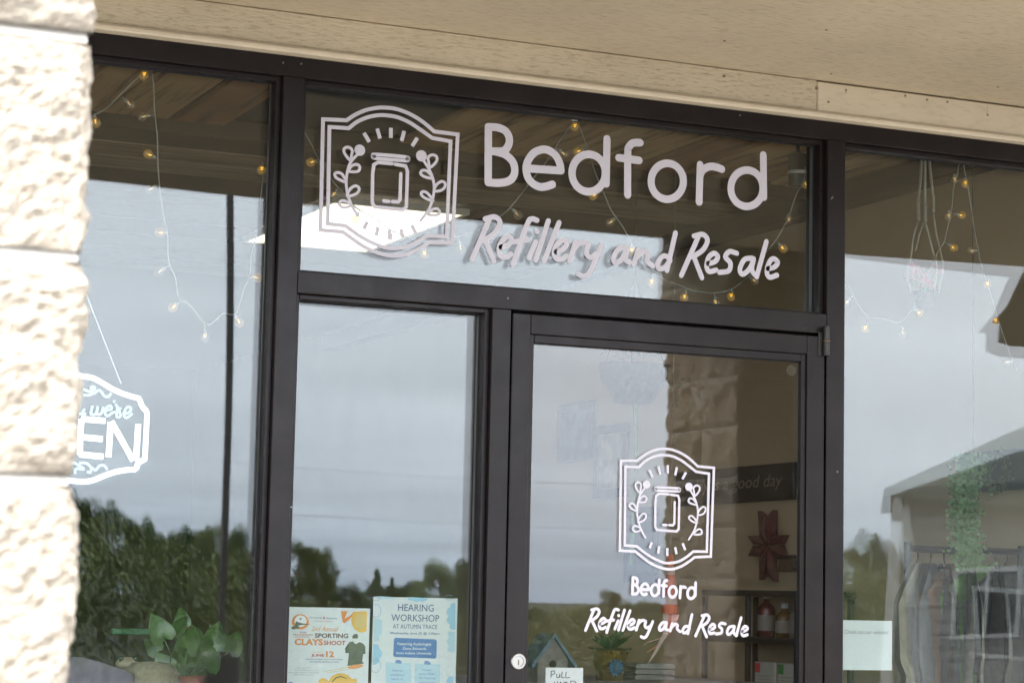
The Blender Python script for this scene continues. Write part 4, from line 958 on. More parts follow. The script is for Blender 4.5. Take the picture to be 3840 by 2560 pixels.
# shelving against the side wall
ys0, ys1 = on_x(2995, 2220, WX-0.25).y, on_x(2640, 2220, WX-0.25).y
t = thing('wall_shelf', 'black shelf unit under the red wall star', 'shelf', (WX, ys0, 0))
z1 = on_x(2900, 2212, WX-0.25).z; z2 = on_x(2900, 2392, WX-0.25).z; z3 = z2-0.26
for z in (z1, z2, z3, 0.7, 0.35): child(MB().cbox((WX-0.26, ys0, z-0.022), (WX-0.005, ys1, z), 0.002), 'shelf_board', BLACKW, t)
for y_ in (ys0+0.0, (ys0+ys1)/2, ys1-0.02): child(MB().cbox((WX-0.258, y_, 0.0), (WX-0.240, y_+0.02, z1-0.024), 0.002), 'upright', BLACKW, t); child(MB().cbox((WX-0.03, y_, 0.0), (WX-0.012, y_+0.02, z1-0.024), 0.002), 'upright', BLACKW, t)
def bottle(label, x, y, z, r, h, m, cap):
    t = thing('bottle', label, 'bottle', (x, y, z), group='bottles on the black shelf')
    MB().lathe([(0.0001, 0.001), (r, 0.001), (r, h*0.62), (r*0.9, h*0.68), (r*0.38, h*0.78), (r*0.36, h*0.86), (0.0001, h*0.86)], (0, 0, 0), 14).build('body', m, t, True)
    MB().lathe([(0.0001, h*0.861), (r*0.42, h*0.861), (r*0.42, h), (0.0001, h)], (0, 0, 0), 12).build('cap', cap, t)
    MB().lathe([(r*1.01, h*0.15), (r*1.01, h*0.5)], (0, 0, 0), 14).build('paper_label', mat('pale_label', (0.22, 0.19, 0.17), 0.7), t, True)
WCAP = mat('white_cap', (0.35, 0.35, 0.34), 0.4)
for k, (px_, col, nm, hh) in enumerate(((2848, (0.10, 0.015, 0.015), 'red bottle with white pump cap on the upper shelf', 0.17), (2915, (0.10, 0.05, 0.016), 'amber jar bottle standing on the upper shelf', 0.13), (2965, (0.22, 0.20, 0.16), 'pale bottle at the end of the upper shelf', 0.14))):
    p = on_x(px_, 2392, WX-0.2); bottle(nm, WX-0.17, p.y, z2+0.0005, 0.033, hh, mat('bottle_%s' % 'abc'[k], col, 0.25), WCAP)
# seed packets on the lowest visible shelf
for k, (px_, nm, c_) in enumerate(((2862, 'white seed packet with red corner on the shelf', (0.5, 0.05, 0.04)), (2950, 'white seed packet with green corner on the shelf', (0.05, 0.25, 0.06)))):
    p = on_x(px_, 2520, WX-0.24); t = thing('seed_packet', nm, 'packet', (WX-0.236, p.y, z3), group='seed packets on the shelf')
    MB().cbox((0, -0.07, 0.0005), (0.012, 0.07, 0.17), 0.001).build('envelope', mat('packet_paper', (0.42, 0.42, 0.39), 0.7, var=0.08, scale=30), t)
    MB().box((-0.001, 0.03, 0.13), (-0.0002, 0.068, 0.165)).build('print_patch', mat('packet_ink_%s' % 'ab'[k], c_, 0.7), t)
    MB().box((-0.001, -0.05, 0.02), (-0.0002, -0.02, 0.06)).build('print_patch', mat('packet_gold', (0.5, 0.35, 0.06), 0.7), t)
    for j in range(4): MB().box((-0.001, -0.045, 0.08+0.012*j), (-0.0002, 0.05, 0.084+0.012*j)).build('print_line', mat('packet_grey', (0.3, 0.3, 0.28), 0.7), t)

# ---- display table behind the door with planter, towels and a birdhouse
TY0, TY1, TZ = 1.55, 2.45, 1.165
ta = on_y(1985, 2500, 2.0).x; tb_ = on_y(2560, 2500, 2.0).x
TZ = on_y(2300, 2552, 1.9).z
t = thing('display_table', 'grey cloth covered display table behind the door', 'table', (ta, TY0, 0))
child(MB().cbox((ta-0.1, TY0, TZ-0.03), (tb_+0.25, TY1, TZ), 0.008), 'tabletop', mat('grey_cloth', (0.30, 0.27, 0.27), 0.9, var=0.15, scale=30), t)
for xx in (ta-0.08, tb_+0.2):
    for yy in (TY0+0.03, TY1-0.07): child(MB().cbox((xx, yy, 0), (xx+0.04, yy+0.04, TZ-0.0305), 0.003), 'leg', DARKW, t)
# tin planter
pc = on_y(2285, 2552, 1.95); pc.z = TZ; sc_ = 1.0/(FPX/7.6)
t = thing('flower_planter', 'mustard tin planter with a big blue flower and dark plant', 'planter', pc)
YEL = mat('mustard_enamel', (0.20, 0.125, 0.02), 0.5, var=0.2, scale=20); BLU = mat('blue_enamel', (0.03, 0.12, 0.22), 0.4, var=0.2, scale=60); DGR = mat('dark_tin_rim', (0.03, 0.05, 0.035), 0.5)
h_ = on_y(2285, 2428, 1.95).z-TZ
MB().lathe([(0.0001, 0.0005), (0.047, 0.0005), (0.062, h_*0.95), (0.066, h_*0.97), (0.058, h_), (0.05, h_*0.9), (0.0001, h_*0.9)], (0, 0, 0), 20).build('pot', YEL, t, True)
MB().lathe([(0.062, h_*0.93), (0.078, h_*0.985), (0.080, h_*1.0), (0.058, h_*0.99)], (0, 0, 0), 20).build('rim', DGR, t)
fl = MB()
for k in range(14):
    a = 2*math.pi*k/14; d = Vector((math.cos(a), 0, math.sin(a))); s_ = Vector((-math.sin(a), 0, math.cos(a)))*0.007; c0 = Vector((-0.008, -0.062, h_*0.42))
    fl.add([c0, c0+d*0.020+s_+Vector((0, -0.008, 0)), c0+d*0.034+Vector((0, -0.004, 0)), c0+d*0.020-s_+Vector((0, -0.008, 0))], [(0, 1, 2, 3)])
fl.build('flower', BLU, t)
rr = random.Random(5)
for k in range(5): MB().sphere((-0.04+0.02*k, -0.056, h_*0.86), 0.004, 8, 5).build('painted_dot', RED, t)
for k in range(9):
    a = rr.uniform(0, 6.28); L = rr.uniform(0.06, 0.105); d = Vector((math.cos(a)*0.75, math.sin(a)*0.5, 1)).normalized(); s_ = Vector((-math.sin(a), math.cos(a), 0))*0.014
    b0 = Vector((d.x*0.01, d.y*0.01, h_*0.9)); m1 = b0+d*L*0.55; tip = b0+d*L+Vector((d.x*0.05, d.y*0.05, -0.01))
    MB().add([b0-s_*0.3, b0+s_*0.3, m1+s_, tip, m1-s_], [(0, 1, 2, 3, 4)]).build('leaf', mat('dark_succulent', (0.025, 0.07, 0.03), 0.5, var=0.3, scale=30), t)
# folded towels
pc = on_y(2418, 2545, 2.05)
for k, (c_, nm) in enumerate((((0.25, 0.22, 0.21), 'lowest folded striped towel in the table stack'), ((0.30, 0.28, 0.26), 'middle folded cream towel in the table stack'), ((0.32, 0.31, 0.29), 'topmost folded white towel in the table stack'))):
    mb = MB(); W_ = 0.074; H_ = 0.019; z = TZ+0.0008+k*(H_+0.0006); P = []
    prof = [(-W_, 0.002), (-W_-0.006, H_*0.5), (-W_, H_*0.96), (-W_*0.4, H_), (W_*0.3, H_*0.97), (W_, H_*0.95), (W_+0.006, H_*0.5), (W_, 0.002)]
    mb.prism([(pc.x+a, z+b) for a, b in prof], pc.y-0.08, pc.y+0.09)
    o = mb.build('folded_towel', mat('towel_%s' % 'abc'[k], c_, 0.95, var=0.12, scale=60, bump=0.5, bscale=300), smooth=False); tag(o, nm, 'towel', 'folded towels on the display table')
# birdhouse
pc = on_y(2048, 2552, 1.75); pc.z = TZ
t = thing('birdhouse', 'weathered blue roofed wooden birdhouse at the table edge', 'birdhouse', pc)
bh = on_y(2048, 2372, 1.75).z-TZ
MB().prism([(-0.055, 0.0005), (0.055, 0.0005), (0.055, bh*0.5), (0.0, bh*0.92), (-0.055, bh*0.5)], -0.05, 0.05).build('box', mat('white_weathered', (0.15, 0.135, 0.125), 0.85, var=0.25, scale=20), t)
SB = mat('slate_blue_paint', (0.07, 0.12, 0.165), 0.75, var=0.3, scale=18)
for s_ in (-1, 1): MB().prism([(0.0, bh), (s_*0.085, bh*0.36), (s_*0.078, bh*0.30), (0.0, bh*0.925)], -0.065, 0.065).build('roof', SB, t)
MB().disc((0.0, bh*0.38), 0.013, -0.0515, -0.0502).build('entrance_hole', mat('hole_black', (0.01, 0.01, 0.01), 0.9), t)
# windsock
pt = on_y(2512, 2078, 1.6); pbm = on_y(2512, 2300, 1.6)
t = thing('windsock', 'orange and white striped windsock hanging behind the door lettering', 'windsock', (pbm.x, pbm.y, pbm.z))
HS = pt.z-pbm.z
ORG = mat('orange_nylon', (0.48, 0.075, 0.018), 0.7); WHN = mat('white_nylon', (0.40, 0.30, 0.27), 0.7); CORAL = mat('coral_nylon', (0.45, 0.11, 0.075), 0.7)
for k, (a, b, m_) in enumerate(((0.0, 0.16, ORG), (0.16, 0.30, WHN), (0.30, 0.66, CORAL), (0.66, 0.80, WHN), (0.80, 1.0, ORG))):
    MB().lathe([(0.030*(1-0.72*a), HS*a), (0.030*(1-0.72*b), HS*b)], (0, 0, 0), 16).build('cloth_band', m_, t, True)
MB().tube([(0, 0, HS*0.99), (0.0, 0.0, CEIL-pbm.z-0.005)], 0.0012, 5).build('cord', CORD, t)
for k, (dx_, ln) in enumerate(((-0.012, 0.17), (0.006, 0.13), (0.018, 0.1))):
    pts = [(dx_, -0.004*k, 0.0), (dx_-0.01, -0.01, -ln*0.4), (dx_-0.04, 0.01, -ln*0.8), (dx_-0.07-0.02*k, 0.0, -ln)]
    mb = MB()
    for a in range(3):
        p, q = Vector(pts[a]), Vector(pts[a+1]); w0, w1 = 0.014*(1-a/3.2), 0.014*(1-(a+1)/3.2)
        mb.add([p+Vector((-w0, 0, 0)), p+Vector((w0, 0, 0)), q+Vector((w1, 0, 0)), q+Vector((-w1, 0, 0))], [(0, 1, 2, 3)])
    mb.build('tail', (WHN, CORAL, mat('pink_nylon', (0.72, 0.35, 0.33), 0.7))[k], t)
# spotlight in the corner of the transom
p_ = on_y(2992, 640, 0.55)
t = thing('spotlight', 'small black cylinder spotlight under the ceiling by the transom', 'spotlight', p_)
MB().lathe([(0.0001, -0.05), (0.028, -0.05), (0.030, -0.045), (0.030, 0.045), (0.026, 0.05), (0.0001, 0.05)], (0, 0, 0), 18).build('body', STMB, t, True)
MB().lathe([(0.0305, -0.012), (0.0312, -0.010), (0.0312, -0.004), (0.0305, -0.002)], (0, 0, 0), 18).build('trim_ring', mat('satin_ring', (0.45, 0.45, 0.43), 0.4, 0.5), t, True)
MB().tube([(0, 0, 0.05), (0, 0, CEIL-p_.z-0.012)], 0.006, 8).build('stem', STMB, t)
# hanging basket faint behind the door glass
pc = on_y(2375, 1440, 2.6)
t = thing('hanging_basket', 'dark wire hanging basket under the ceiling behind the door', 'basket', pc)
MB().lathe([(0.0001, -0.08), (0.07, -0.075), (0.12, 0.0), (0.14, 0.07), (0.145, 0.075), (0.13, 0.07), (0.0001, 0.06)], (0, 0, 0), 18).build('bowl', mat('coir', (0.05, 0.038, 0.026), 0.9, var=0.4, scale=60), t, True)
for k in range(3):
    a = k*2.09; MB().tube([(0.14*math.cos(a), 0.14*math.sin(a), 0.07), (0, 0, 0.42), (0, 0, CEIL-pc.z-0.01)], 0.002, 5).build('chain', BLACKW, t)
rr = random.Random(8); lv = MB()
for k in range(90):
    a = rr.uniform(0, 6.28); r_ = rr.uniform(0, 0.2); b0 = Vector((r_*math.cos(a), r_*math.sin(a), 0.07+rr.uniform(-0.1, 0.14)*(0.3+r_*4))); d = Vector((rr.uniform(-1, 1), rr.uniform(-1, 1), rr.uniform(-.5, 1))).normalized()*0.03; s_ = d.cross(Vector((0, 0, 1)))*0.4
    lv.add([b0, b0+d*0.5+s_, b0+d, b0+d*0.5-s_], [(0, 1, 2, 3)])
o = lv.build('foliage', LEAFG, t); o['kind'] = 'stuff'
MB().tube([(0.01, 0, -0.08), (0.02, 0.0, -0.35), (0.0, 0.0, -0.7)], 0.008, 6).build('trailing_stem', LEAFG, t)

# ---- left window display: table, leafy plant, basket, cloth
LT = on_y(600, 2640, 0.45).z
t = thing('window_table', 'dark display ledge inside the window beside the near pillar', 'table', (0.3, 0.2, 0))
child(MB().cbox((-0.1, 0.2, LT-0.03), (1.62, 0.75, LT), 0.004), 'tabletop', DARKW, t)
for xx in (-0.08, 1.56):
    for yy in (0.22, 0.69): child(MB().cbox((xx, yy, 0), (xx+0.04, yy+0.04, LT-0.0305), 0.003), 'leg', DARKW, t)
def heart_leaf(L):
    mb = MB(); o_ = [(0, 0), (0.22, -0.16), (0.46, -0.05), (0.5, 0.22), (0.38, 0.55), (0.18, 0.85), (0, 1.05)]
    pts = [(x, y) for x, y in o_]+[(-x, y) for x, y in o_[-2:0:-1]]
    vs = [(x*L, y*L, -0.25*L*(y-0.3)**2-0.35*L*abs(x)*0.5) for x, y in pts]; n = len(vs)
    mid = [(0, y*L, -0.25*L*(y-0.3)**2+0.04*L) for y in (0.2, 0.6)]
    mb.v = vs+mid
    m1, m2 = n, n+1
    mb.f = [(i, (i+1) % n, m1 if (i < 3 or i > n-5) else m2) for i in range(n)]+[(3, 4, m2, m1)[0:0] or (3, m2, m1), (n-4, m1, m2)]
    return mb
pc = on_y(690, 2640, 0.42); pc.z = LT
t = thing('house_plant', 'green heart leaved potted plant in the window', 'plant', pc)
MB().lathe([(0.0001, 0.0005), (0.04, 0.0005), (0.052, 0.07), (0.055, 0.075), (0.048, 0.074), (0.0001, 0.065)], (0, 0, 0), 18).build('pot', mat('red_clay', (0.22, 0.06, 0.035), 0.7, var=0.2, scale=30), t, True)
PL = leaf_mat('philodendron', (0.016, 0.05, 0.011), (0.055, 0.12, 0.028)); MATS['philodendron'].node_tree.nodes['Principled BSDF'].inputs['Roughness'].default_value = 0.3; [setattr(n_.inputs['Scale'], 'default_value', 48.0) for n_ in MATS['philodendron'].node_tree.nodes if n_.type == 'TEX_NOISE']
lme = heart_leaf(0.052).mesh('leaf', PL, True)
rr = random.Random(21)
for (lx, ly, s_, tilt) in ((615,2395,1.35,0.5),(655,2375,1.0,-0.5),(685,2345,0.9,0.2),(700,2440,1.3,-0.2),(730,2405,1.0,0.5),(800,2420,1.25,-0.3),(822,2405,1.0,0.6),(860,2440,1.15,-0.4),(665,2480,1.5,0.1),(700,2500,1.3,0.7),(770,2500,1.3,-0.6),(590,2440,0.9,0.9),(760,2455,1.1,0.2),(640,2530,1.3,0.6),(735,2540,1.2,-0.2)):
    p = on_y(lx, ly, 0.42+rr.uniform(-0.06, 0.05))-pc
    e_ = link_mesh('leaf', lme, t, p, (R(100)+rr.uniform(-0.5, 0.3), tilt, math.pi+rr.uniform(-0.6, 0.6)), (s_, s_, s_))
    MB().tube([(0.0, 0.0, 0.06), (p.x*0.5, p.y*0.5, p.z*0.55+0.02), p], 0.0016, 5).build('leaf_stalk', PL, t, True)
pc = on_y(560, 2640, 0.36); pc.z = LT
t = thing('straw_hat', 'woven straw sun hat lying on the window ledge', 'hat', pc)
STR = mat('straw', (0.20, 0.17, 0.11), 0.9, var=0.2, scale=90, bump=0.6, bscale=250)
hc = on_y(560, 2478, 0.36).z-LT
MB().lathe([(0.13, 0.001), (0.135, 0.004), (0.09, 0.02), (0.075, 0.03), (0.072, hc*0.75), (0.05, hc*0.97), (0.0001, hc)], (0, 0, 0), 28).build('crown', STR, t, True)
pc = on_y(340, 2640, 0.33); pc.z = LT
t = thing('folded_shawl', 'draped lilac grey shawl at the window corner', 'shawl', pc)
sh = on_y(330, 2462, 0.33).z-LT; mb = MB(); nx = 26
for i in range(nx+1):
    for j in range(9):
        u_ = i/nx; v_ = j/8; x_ = -0.16+0.26*u_; z_ = sh*(1-v_)*(1.0-0.75*max(0, u_-0.45)**1.3)+0.001; mb.v.append((x_, -0.03-0.05*v_+0.012*math.sin(u_*26+v_*2), z_))
for i in range(nx):
    for j in range(8): q = i*9+j; mb.f.append((q, q+1, q+10, q+9))
MB_s = mb.build('cloth', mat('lilac_cloth', (0.10, 0.085, 0.115), 0.95, var=0.15, scale=40), t, True)
MB().lathe([(0.0001, 0.0005), (0.05, 0.0005), (0.05, sh*0.9), (0.0001, sh*0.93)], (-0.04, 0.05, 0), 14).build('stand', DARKW, t)
pc = on_y(470, 2640, 0.40); pc.z = LT
t = thing('ceramic_frog', 'small cream ceramic frog figure beside the shawl', 'figurine', pc)
fz = on_y(455, 2462, 0.40).z-LT
CRM = mat('cream_glaze', (0.21, 0.165, 0.105), 0.35, var=0.15, scale=30)
MB().sphere((0, 0, fz*0.42), fz*0.43, 16, 10, (0.75, 0.7, 1)).build('body', CRM, t, True)
MB().sphere((-0.005, -0.02, fz*0.86), fz*0.2, 14, 9, (1.25, 0.9, 0.75)).build('head', CRM, t, True)
for s_ in (-1, 1): MB().sphere((-0.005+s_*0.018, -0.03, fz*0.97), 0.007, 8, 6).build('eye', mat('dark_green_glaze', (0.01, 0.035, 0.02), 0.2), t, True)
o = MB().cbox((on_y(420, 2360, 0.6).x, 0.60, on_y(500, 2378, 0.6).z), (on_y(640, 2360, 0.6).x, 0.615, on_y(500, 2356, 0.6).z), 0.002).build('green_ruler', mat('green_plastic', (0.012, 0.10, 0.035), 0.4)); 
o.name = 'shelf_strip'; tag(o, 'green plastic strip behind the heart leaved plant', 'strip')

# ---- clothes rail behind the right pane
GY = 0.95
rz = on_y(3700, 2065, GY).z; rx0, rx1 = 4.13, 4.575
t = thing('clothes_rail', 'black metal clothes rail behind the large window', 'clothes rail', (rx0, GY, 0))
STM = mat('black_metal', (0.02, 0.02, 0.022), 0.4, 0.5)
child(MB().tube([(rx0, GY, rz), (rx1, GY, rz)], 0.012, 10), 'rail', STM, t)
for xx in (rx0, rx1): child(MB().tube([(xx, GY, 0.05), (xx, GY, rz+0.02)], 0.013, 10), 'post', STM, t); child(MB().tube([(xx, GY-0.25, 0.02), (xx, GY+0.25, 0.02)], 0.014, 8), 'foot', STM, t)
GAR = [(4.17, (0.24, 0.215, 0.165), 'beige linen dress at the end of the rail', 0.40), (4.32, (0.20, 0.10, 0.055), 'rust brown blouse hanging on the rail', 0.34), (4.27, (0.035, 0.035, 0.04), 'black jacket hanging on the rail', 0.36), (4.22, (0.12, 0.12, 0.125), 'grey knit cardigan hanging on the rail', 0.40), (4.37, (0.26, 0.235, 0.195), 'cream shirt hanging on the rail', 0.38), (4.42, (0.10, 0.20, 0.035), 'bright green top hanging on the rail', 0.30), (4.47, (0.16, 0.14, 0.125), 'taupe striped shirt hanging on the rail', 0.4), (4.52, (0.07, 0.065, 0.065), 'charcoal tunic hanging on the rail', 0.4)]
for gi, (gx, c_, nm, gl) in enumerate(GAR):
    rg = random.Random(gi+50); t = thing('hanging_garment', nm, 'clothing', (gx, GY, rz), rz=R(rg.uniform(18, 64)), group='clothes hanging on the rail')
    M_ = mat('garment_%s' % 'abcdefgh'[gi], c_, 0.95, var=0.15, scale=30, bump=0.3, bscale=200)
    MB().tube([(0, 0, 0.005), (0, 0, -0.03), (-0.02, 0, -0.045)], 0.0025, 6).build('hanger_hook', STM, t)
    mb = MB(); n = 24; m_ = 18
    for side in (-1, 1):
        for i in range(n+1):
            u_ = -1+2*i/n
            for j in range(m_+1):
                v_ = j/m_
                wid = 0.05+0.22*min(1, v_/0.16) if v_ < 0.16 else (0.27-0.02*(v_-0.16)/0.24 if v_ < 0.40 else 0.185+0.05*(v_-0.40))
                y_ = side*(0.010+0.022*min(1, v_*3)*(1-u_*u_)**0.5)+0.016*v_*math.sin(u_*8+gi*1.7+side)
                mb.v.append((u_*wid, y_, -0.045-v_*gl*2.0))
    k = (n+1)*(m_+1)
    for s_ in (0, 1):
        for i in range(n):
            for j in range(m_):
                q = s_*k+i*(m_+1)+j; fq = (q, q+m_+1, q+m_+2, q+1); mb.f.append(fq if s_ == 0 else fq[::-1])
    mb.build('cloth', M_, t, True)
# black framed board with a wreath and garland behind the rail
lo, hi = wallbox(4010, 1700, 3680, 1842, 0.02)
hi = (hi[0], hi[1], on_x(3680, 1692, WX-0.02).z); lo = (lo[0], 0.16, on_x(3680, 1842, WX-0.02).z)
t = thing('wreath_board', 'black wall board with a small wreath above the clothes', 'board', (WX-0.004, lo[1], lo[2]))
child(MB().cbox(lo, hi, 0.004), 'panel', BLACKW, t)
wc = on_x(3745, 1768, WX-0.05); wr = MB(); rr = random.Random(4)
for k in range(160):
    an = rr.uniform(0, 6.28); r_ = 0.055+rr.uniform(-0.014, 0.014); p = wc+Vector((rr.uniform(-0.012, 0.012), r_*math.cos(an), r_*math.sin(an))); d = Vector((rr.uniform(-1, .2), rr.uniform(-1, 1), rr.uniform(-1, 1))).normalized()*0.02; s_ = d.cross(Vector((1, 0, 0)))*0.35
    wr.add([p, p+d*0.5+s_, p+d, p+d*0.5-s_], [(0, 1, 2, 3)])
o = child(wr, 'wreath', mat('wreath_leaf', (0.07, 0.075, 0.04), 0.7, var=0.4, scale=40), t); o['kind'] = 'stuff'
gar = thing('leaf_garland', 'long green leaf garland hanging beside the black board', 'garland', on_y(3650, 1700, 0.80)); gb = gar.location.copy()
lv = MB(); rr = random.Random(14)
for k in range(1600):
    u_ = rr.random(); p = on_y(3645+(-34*math.sin(u_*3.0))+rr.gauss(0, 27), 1700+u_*430, 0.80+rr.uniform(-0.03, 0.03)); d = Vector((rr.uniform(-1, 1), rr.uniform(-1, .3), rr.uniform(-1, .4))).normalized()*0.017; s_ = d.cross(Vector((0.2, 1, 0)))*0.4
    lv.add([p, p+d*0.5+s_, p+d, p+d*0.5-s_], [(0, 1, 2, 3)])
o = child(lv, 'foliage', leaf_mat('garland_leaf', (0.025, 0.065, 0.016), (0.085, 0.165, 0.05)), gar); o['kind'] = 'stuff'
child(MB().tube([Vector((gb.x, 0.80, CEIL-0.01)), gb, on_y(3620, 2130, 0.80)], 0.0018, 6), 'vine', BLACKW, gar)
# ================================================================== what the glass mirrors: the lot and beyond
BARK = mat('bark', (0.10, 0.075, 0.055), 0.9, var=0.3, scale=12)
LV = [leaf_mat('leaf_a', (0.052, 0.092, 0.022), (0.10, 0.165, 0.038)), leaf_mat('leaf_b', (0.07, 0.10, 0.024), (0.14, 0.18, 0.042)), leaf_mat('leaf_c', (0.034, 0.078, 0.022), (0.065, 0.14, 0.036))]
def crown_mesh(seed, conifer=False, n=30000, gap=0.0):
    """unit crown: height 1, radius about 0.5, leaf clumps spread through the volume"""
    rr = random.Random(seed); mb = MB()
    lobes = []
    for k in range(26):
        if conifer:
            z = rr.random()**0.8; r_ = (1-z)*0.42+0.03; a = rr.uniform(0, 6.28); lobes.append((Vector((r_*math.cos(a)*rr.uniform(.4, 1), r_*math.sin(a)*rr.uniform(.4, 1), z)), 0.07+0.09*(1-z)))
        else:
            a = rr.uniform(0, 6.28); z = rr.uniform(0.12, 0.92); r_ = 0.45*math.sin(math.pi*min(1, z*0.95+0.08))**0.7*rr.uniform(0.3, 1); lobes.append((Vector((r_*math.cos(a), r_*math.sin(a), z)), rr.uniform(0.09, 0.19)))
    for i in range(n):
        c, s = rr.choice(lobes)
        d = Vector((rr.gauss(0, 1), rr.gauss(0, 1), rr.gauss(0, 0.8))).normalized()*s*rr.random()**0.4
        p = c+d; u = Vector((rr.gauss(0, 1), rr.gauss(0, 1), rr.gauss(0, 1))).normalized(); v = u.orthogonal().normalized(); L = rr.uniform(0.005, 0.012)
        mb.add([p-u*L, p+v*L*0.6, p+u*L, p-v*L*0.6], [(0, 1, 2, 3)])
    return mb
CR_ = [crown_mesh(s).mesh('crown', LV[s % 3]) for s in range(3)]+[crown_mesh(9, True).mesh('crown', LV[2])]
CR = CR_[:3]+[CR_[1], CR_[3]]
trunk_me = MB().tube([(0, 0, 0), (0.01, 0.0, 0.35), (-0.015, 0.01, 0.7), (0.0, 0.0, 1.0)], [0.035, 0.026, 0.018, 0.006], 8)
for k in range(5):
    a = k*1.3; trunk_me.tube([(0, 0, 0.35+0.09*k), (0.16*math.cos(a), 0.16*math.sin(a), 0.55+0.08*k), (0.28*math.cos(a), 0.28*math.sin(a), 0.66+0.06*k)], [0.014, 0.009, 0.003], 6)
TRK = trunk_me.mesh('trunk', BARK)
def tree(x, ytop, v, width_px, kind, label, base=0.06, grp='trees beyond the parking lot'):
    p = mirrored(x, ytop, v); depth = (on_y(x, ytop, v)-CAM).dot(FWD); w_ = width_px*depth/FPX
    H = p.z+0.15
    t = thing('maple_tree' if kind < 4 else 'spruce_tree', label, 'tree', (p.x, p.y, -0.15), rz=random.uniform(0, 6.28), group=grp)
    link_mesh('trunk', TRK, t, (0, 0, 0), (0, 0, 0), (H*0.9, H*0.9, H*0.93))
    link_mesh('crown', CR[kind], t, (0, 0, H*base), (0, 0, 0), (w_, w_, H*(1-base)*1.02))
pos = [(120,1900,60,330,0),(285,1835,58,250,1),(400,1890,62,220,2),(480,1935,66,170,3),(565,1962,72,110,0),(640,1990,60,190,1),(720,1985,64,200,2),(800,1962,61,190,3),(880,1995,66,170,0),(950,2050,60,160,1),
       (1020,2060,64,150,2),(1130,2025,62,190,3),(1215,2050,68,120,1),(1412,2128,70,110,4),(1468,2160,74,80,4),(1540,2185,70,110,2),(1650,2112,66,180,0),(1750,2105,64,190,2),(1850,2130,66,200,1),
       (2010,2285,80,130,0),(2120,2292,84,150,2),(2285,2210,70,130,1),(2420,2250,74,170,3),(2560,2240,72,180,0),(3180,2040,52,230,1),(3290,2005,50,220,2),(3390,2140,46,130,0),(3480,2150,55,160,3),(1300,2195,72,150,0),(1355,2215,76,120,2),(1590,2160,72,150,1),(1480,2205,78,170,0),(2200,2268,82,190,1)]
desc = ['tall olive maple mirrored beside the neon sign', 'tallest maple mirrored under the neon sign', 'rounded maple mirrored left of the dip in the treeline', 'maple with a flat top below the treeline dip', 'small distant maple showing in the treeline dip', 'broad maple mirrored over the potted plant', 'bushy dark maple mirrored above the plant leaves', 'yellowish maple mirrored beside the lamp post', 'maple mirrored just behind the lamp post', 'low maple mirrored against the first mullion',
        'maple split by the first mullion', 'airy maple mirrored over the orange flyer', 'thin maple leaning beside the airy one', 'pointed spruce mirrored between the two flyers', 'smaller spruce just past the pointed one', 'low rounded maple above the workshop poster', 'wide dark maple above the poster corner', 'dense maple mirrored at the sidelight edge', 'maple split by the door mullion',
        'low far maple mirrored at the door stile', 'low far maple mirrored above the birdhouse', 'brownish maple mirrored beside the door script', 'maple mirrored behind the brush script', 'maple mirrored beside the block pillar', 'green maple mirrored above the website notice', 'leafy maple mirrored before the pale house', 'dark narrow maple at the house corner', 'maple mirrored among the hanging clothes', 'low maple mirrored above the gap between flyers', 'small low maple beside the pointed spruce', 'rounded maple behind the top of the workshop poster', 'wide low maple behind the smaller spruce', 'low wide maple mirrored above the tin planter']
for (x, yt, v, wp, k), d in zip(pos, desc): tree(x, yt, v, wp*1.25, k, d)
# shrub bank at the far edge of the lot: reads as one mass
hb = MB(); rr = random.Random(77)
for i in range(90000):
    X = rr.uniform(2, 34); ht = (2.0 if X < 13.2 else 1.25 if X < 18.3 else 0.95 if X < 25 else 2.1)*(1+0.22*math.sin(X*0.7)+0.2*math.sin(X*1.9+1)+0.12*math.sin(X*5.1))
    p = Vector((X, -36.5+rr.gauss(0, 1.1), -0.15+ht*rr.random()**0.7)); u = Vector((rr.gauss(0, 1), rr.gauss(0, 1), rr.gauss(0, 1))).normalized(); v = u.orthogonal().normalized(); L = rr.uniform(0.02, 0.045)
    hb.add([p-u*L, p+v*L*0.7, p+u*L, p-v*L*0.7], [(0, 1, 2, 3)])
o = hb.build('shrubbery', LV[1]); tag(o, 'dense dark shrub bank along the far edge of the lot', 'shrubbery', kind='stuff')
# lamp post
p = mirrored(862, 1500, 24)
t = thing('lamp_post', 'tall dark square lamp post mirrored in the window', 'lamp post', (p.x, p.y, -0.15))
BRZ = mat('lamp_bronze', (0.03, 0.026, 0.024), 0.5)
MB().lathe([(0.0001, 0), (0.26, 0), (0.26, 0.75), (0.24, 0.78), (0.0001, 0.78)], (0, 0, 0), 20).build('concrete_base', BRZ, t)
MB().cbox((-0.042, -0.042, 0.78), (0.042, 0.042, 8.6), 0.008).build('post', BRZ, t)
MB().tube([(0, 0, 8.55), (0.5, 0, 8.62)], 0.03, 8).build('arm', BRZ, t); MB().cbox((0.45, -0.18, 8.55), (1.05, 0.18, 8.70), 0.02).build('lamp_head', BRZ, t)
# utility wires
up0 = mirrored(640, 2090, 52)
for k, z in enumerate((4.55, 3.35)):
    a, b = mirrored(-200, 2000, 50), mirrored(3900, 2000, 50)
    pts = [(a.x+(b.x-a.x)*i/14, -50, z+0.5*((i/7-1)**2)) for i in range(15)]
    o = MB().tube(pts, 0.004, 5).build('utility_wire', mat('cable', (0.02, 0.02, 0.02), 0.7)); tag(o, ('upper' if k == 0 else 'lower')+' sagging utility wire mirrored above the flyers', 'wire', 'utility wires past the lot')
    o.name = 'utility_wire'
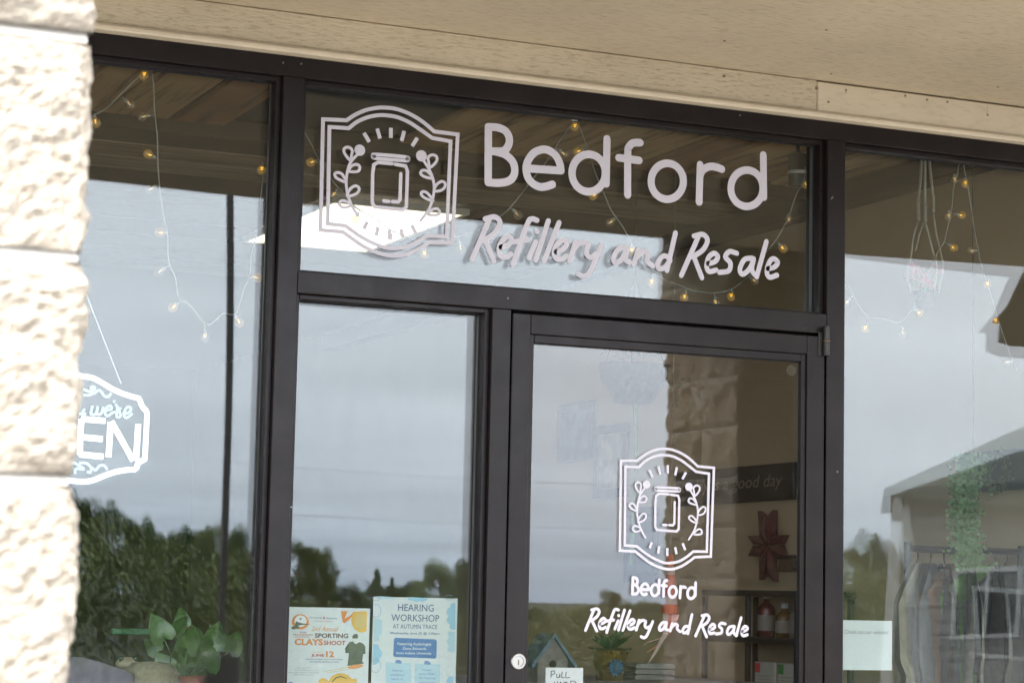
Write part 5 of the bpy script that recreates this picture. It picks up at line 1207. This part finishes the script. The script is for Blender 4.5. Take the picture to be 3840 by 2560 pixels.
# pale house across the lot
v = 26.0
c = mirrored(3330, 1870, v); r0 = mirrored(3462, 1655, v+3)
t = thing('pale_house', 'pale sided house with green grey hip roof across the lot', 'house', (c.x, c.y, -0.15), rz=R(33)); bx, by = c.x, c.y
SID = mat('pale_siding', (0.30, 0.295, 0.275), 0.8, var=0.05, scale=3); RF = mat('shingle', (0.055, 0.068, 0.062), 0.9, var=0.25, scale=10, bump=0.4, bscale=60)
EH = c.z+0.15; RH = r0.z+0.15; W_, D_ = 12.0, 7.0
MB().box((0.35, -D_, 0), (W_-0.35, -0.35, EH)).build('wall', SID, t)
for k in range(14): MB().box((0.345, -0.3495, 0.2+k*(EH-0.3)/14), (W_-0.345, -0.330, 0.2+(k+0.82)*(EH-0.3)/14)).build('siding_board', SID, t)
rf = MB(); rf.v = [(0, 0, EH), (W_, 0, EH), (W_, -D_-0.3, EH), (0, -D_-0.3, EH), (2.3, -3.0, RH), (W_-2.3, -3.0, RH), (0, 0, EH+0.12), (W_, 0, EH+0.12), (W_, -D_-0.3, EH+0.12), (0, -D_-0.3, EH+0.12)]
rf.f = [(0, 1, 2, 3), (6, 4, 5, 7), (7, 5, 8), (8, 5, 4, 9), (9, 4, 6), (0, 6, 7, 1), (1, 7, 8, 2), (2, 8, 9, 3), (3, 9, 6, 0)]
rf.build('roof', RF, t)
for k in range(4):
    x_ = 1.2+2.7*k
    w_ = MB().cbox((x_, -0.329, 0.95), (x_+1.1, -0.28, 2.1), 0.02).build('window', mat('white_trim', (0.7, 0.7, 0.68), 0.6), t)
    MB().box((x_+0.08, -0.2795, 1.03), (x_+0.52, -0.275, 2.02)).build('pane', mat('dark_pane', (0.03, 0.035, 0.04), 0.1), w_); MB().box((x_+0.58, -0.2795, 1.03), (x_+1.02, -0.275, 2.02)).build('pane', mat('dark_pane', (0, 0, 0)), w_)
for k in range(3): MB().cbox((0.15+5.8*k, -0.25, 0), (0.30+5.8*k, -0.10, EH-0.001), 0.01).build('porch_post', mat('white_trim', (0, 0, 0)), t)
# added hanging board standing in for a roof corner further along
hx = mirrored(3728, 1225, 2.95)
t = thing('eave_corner_board', 'green grey board added in place of the eave corner further along', 'sign', (hx.x, hx.y, hx.z))
out_ = [(0.80, 0.36), (0.21, 0.34), (0.13, 0.22), (0.06, 0.08), (-0.02, 0.0), (0.02, -0.004), (0.015, -0.085), (0.09, -0.10), (0.22, -0.098), (0.80, -0.10)]
MB().prism(out_, -0.014, 0.014).build('board', mat('eave_corner_green', (0.05, 0.066, 0.058), 0.6, var=0.1), t)
for a in (0.26, 0.74): MB().tube([(a, 0, 3.0995-hx.z), (a, 0, 0.34)], 0.004, 6).build('hook', STM, t)
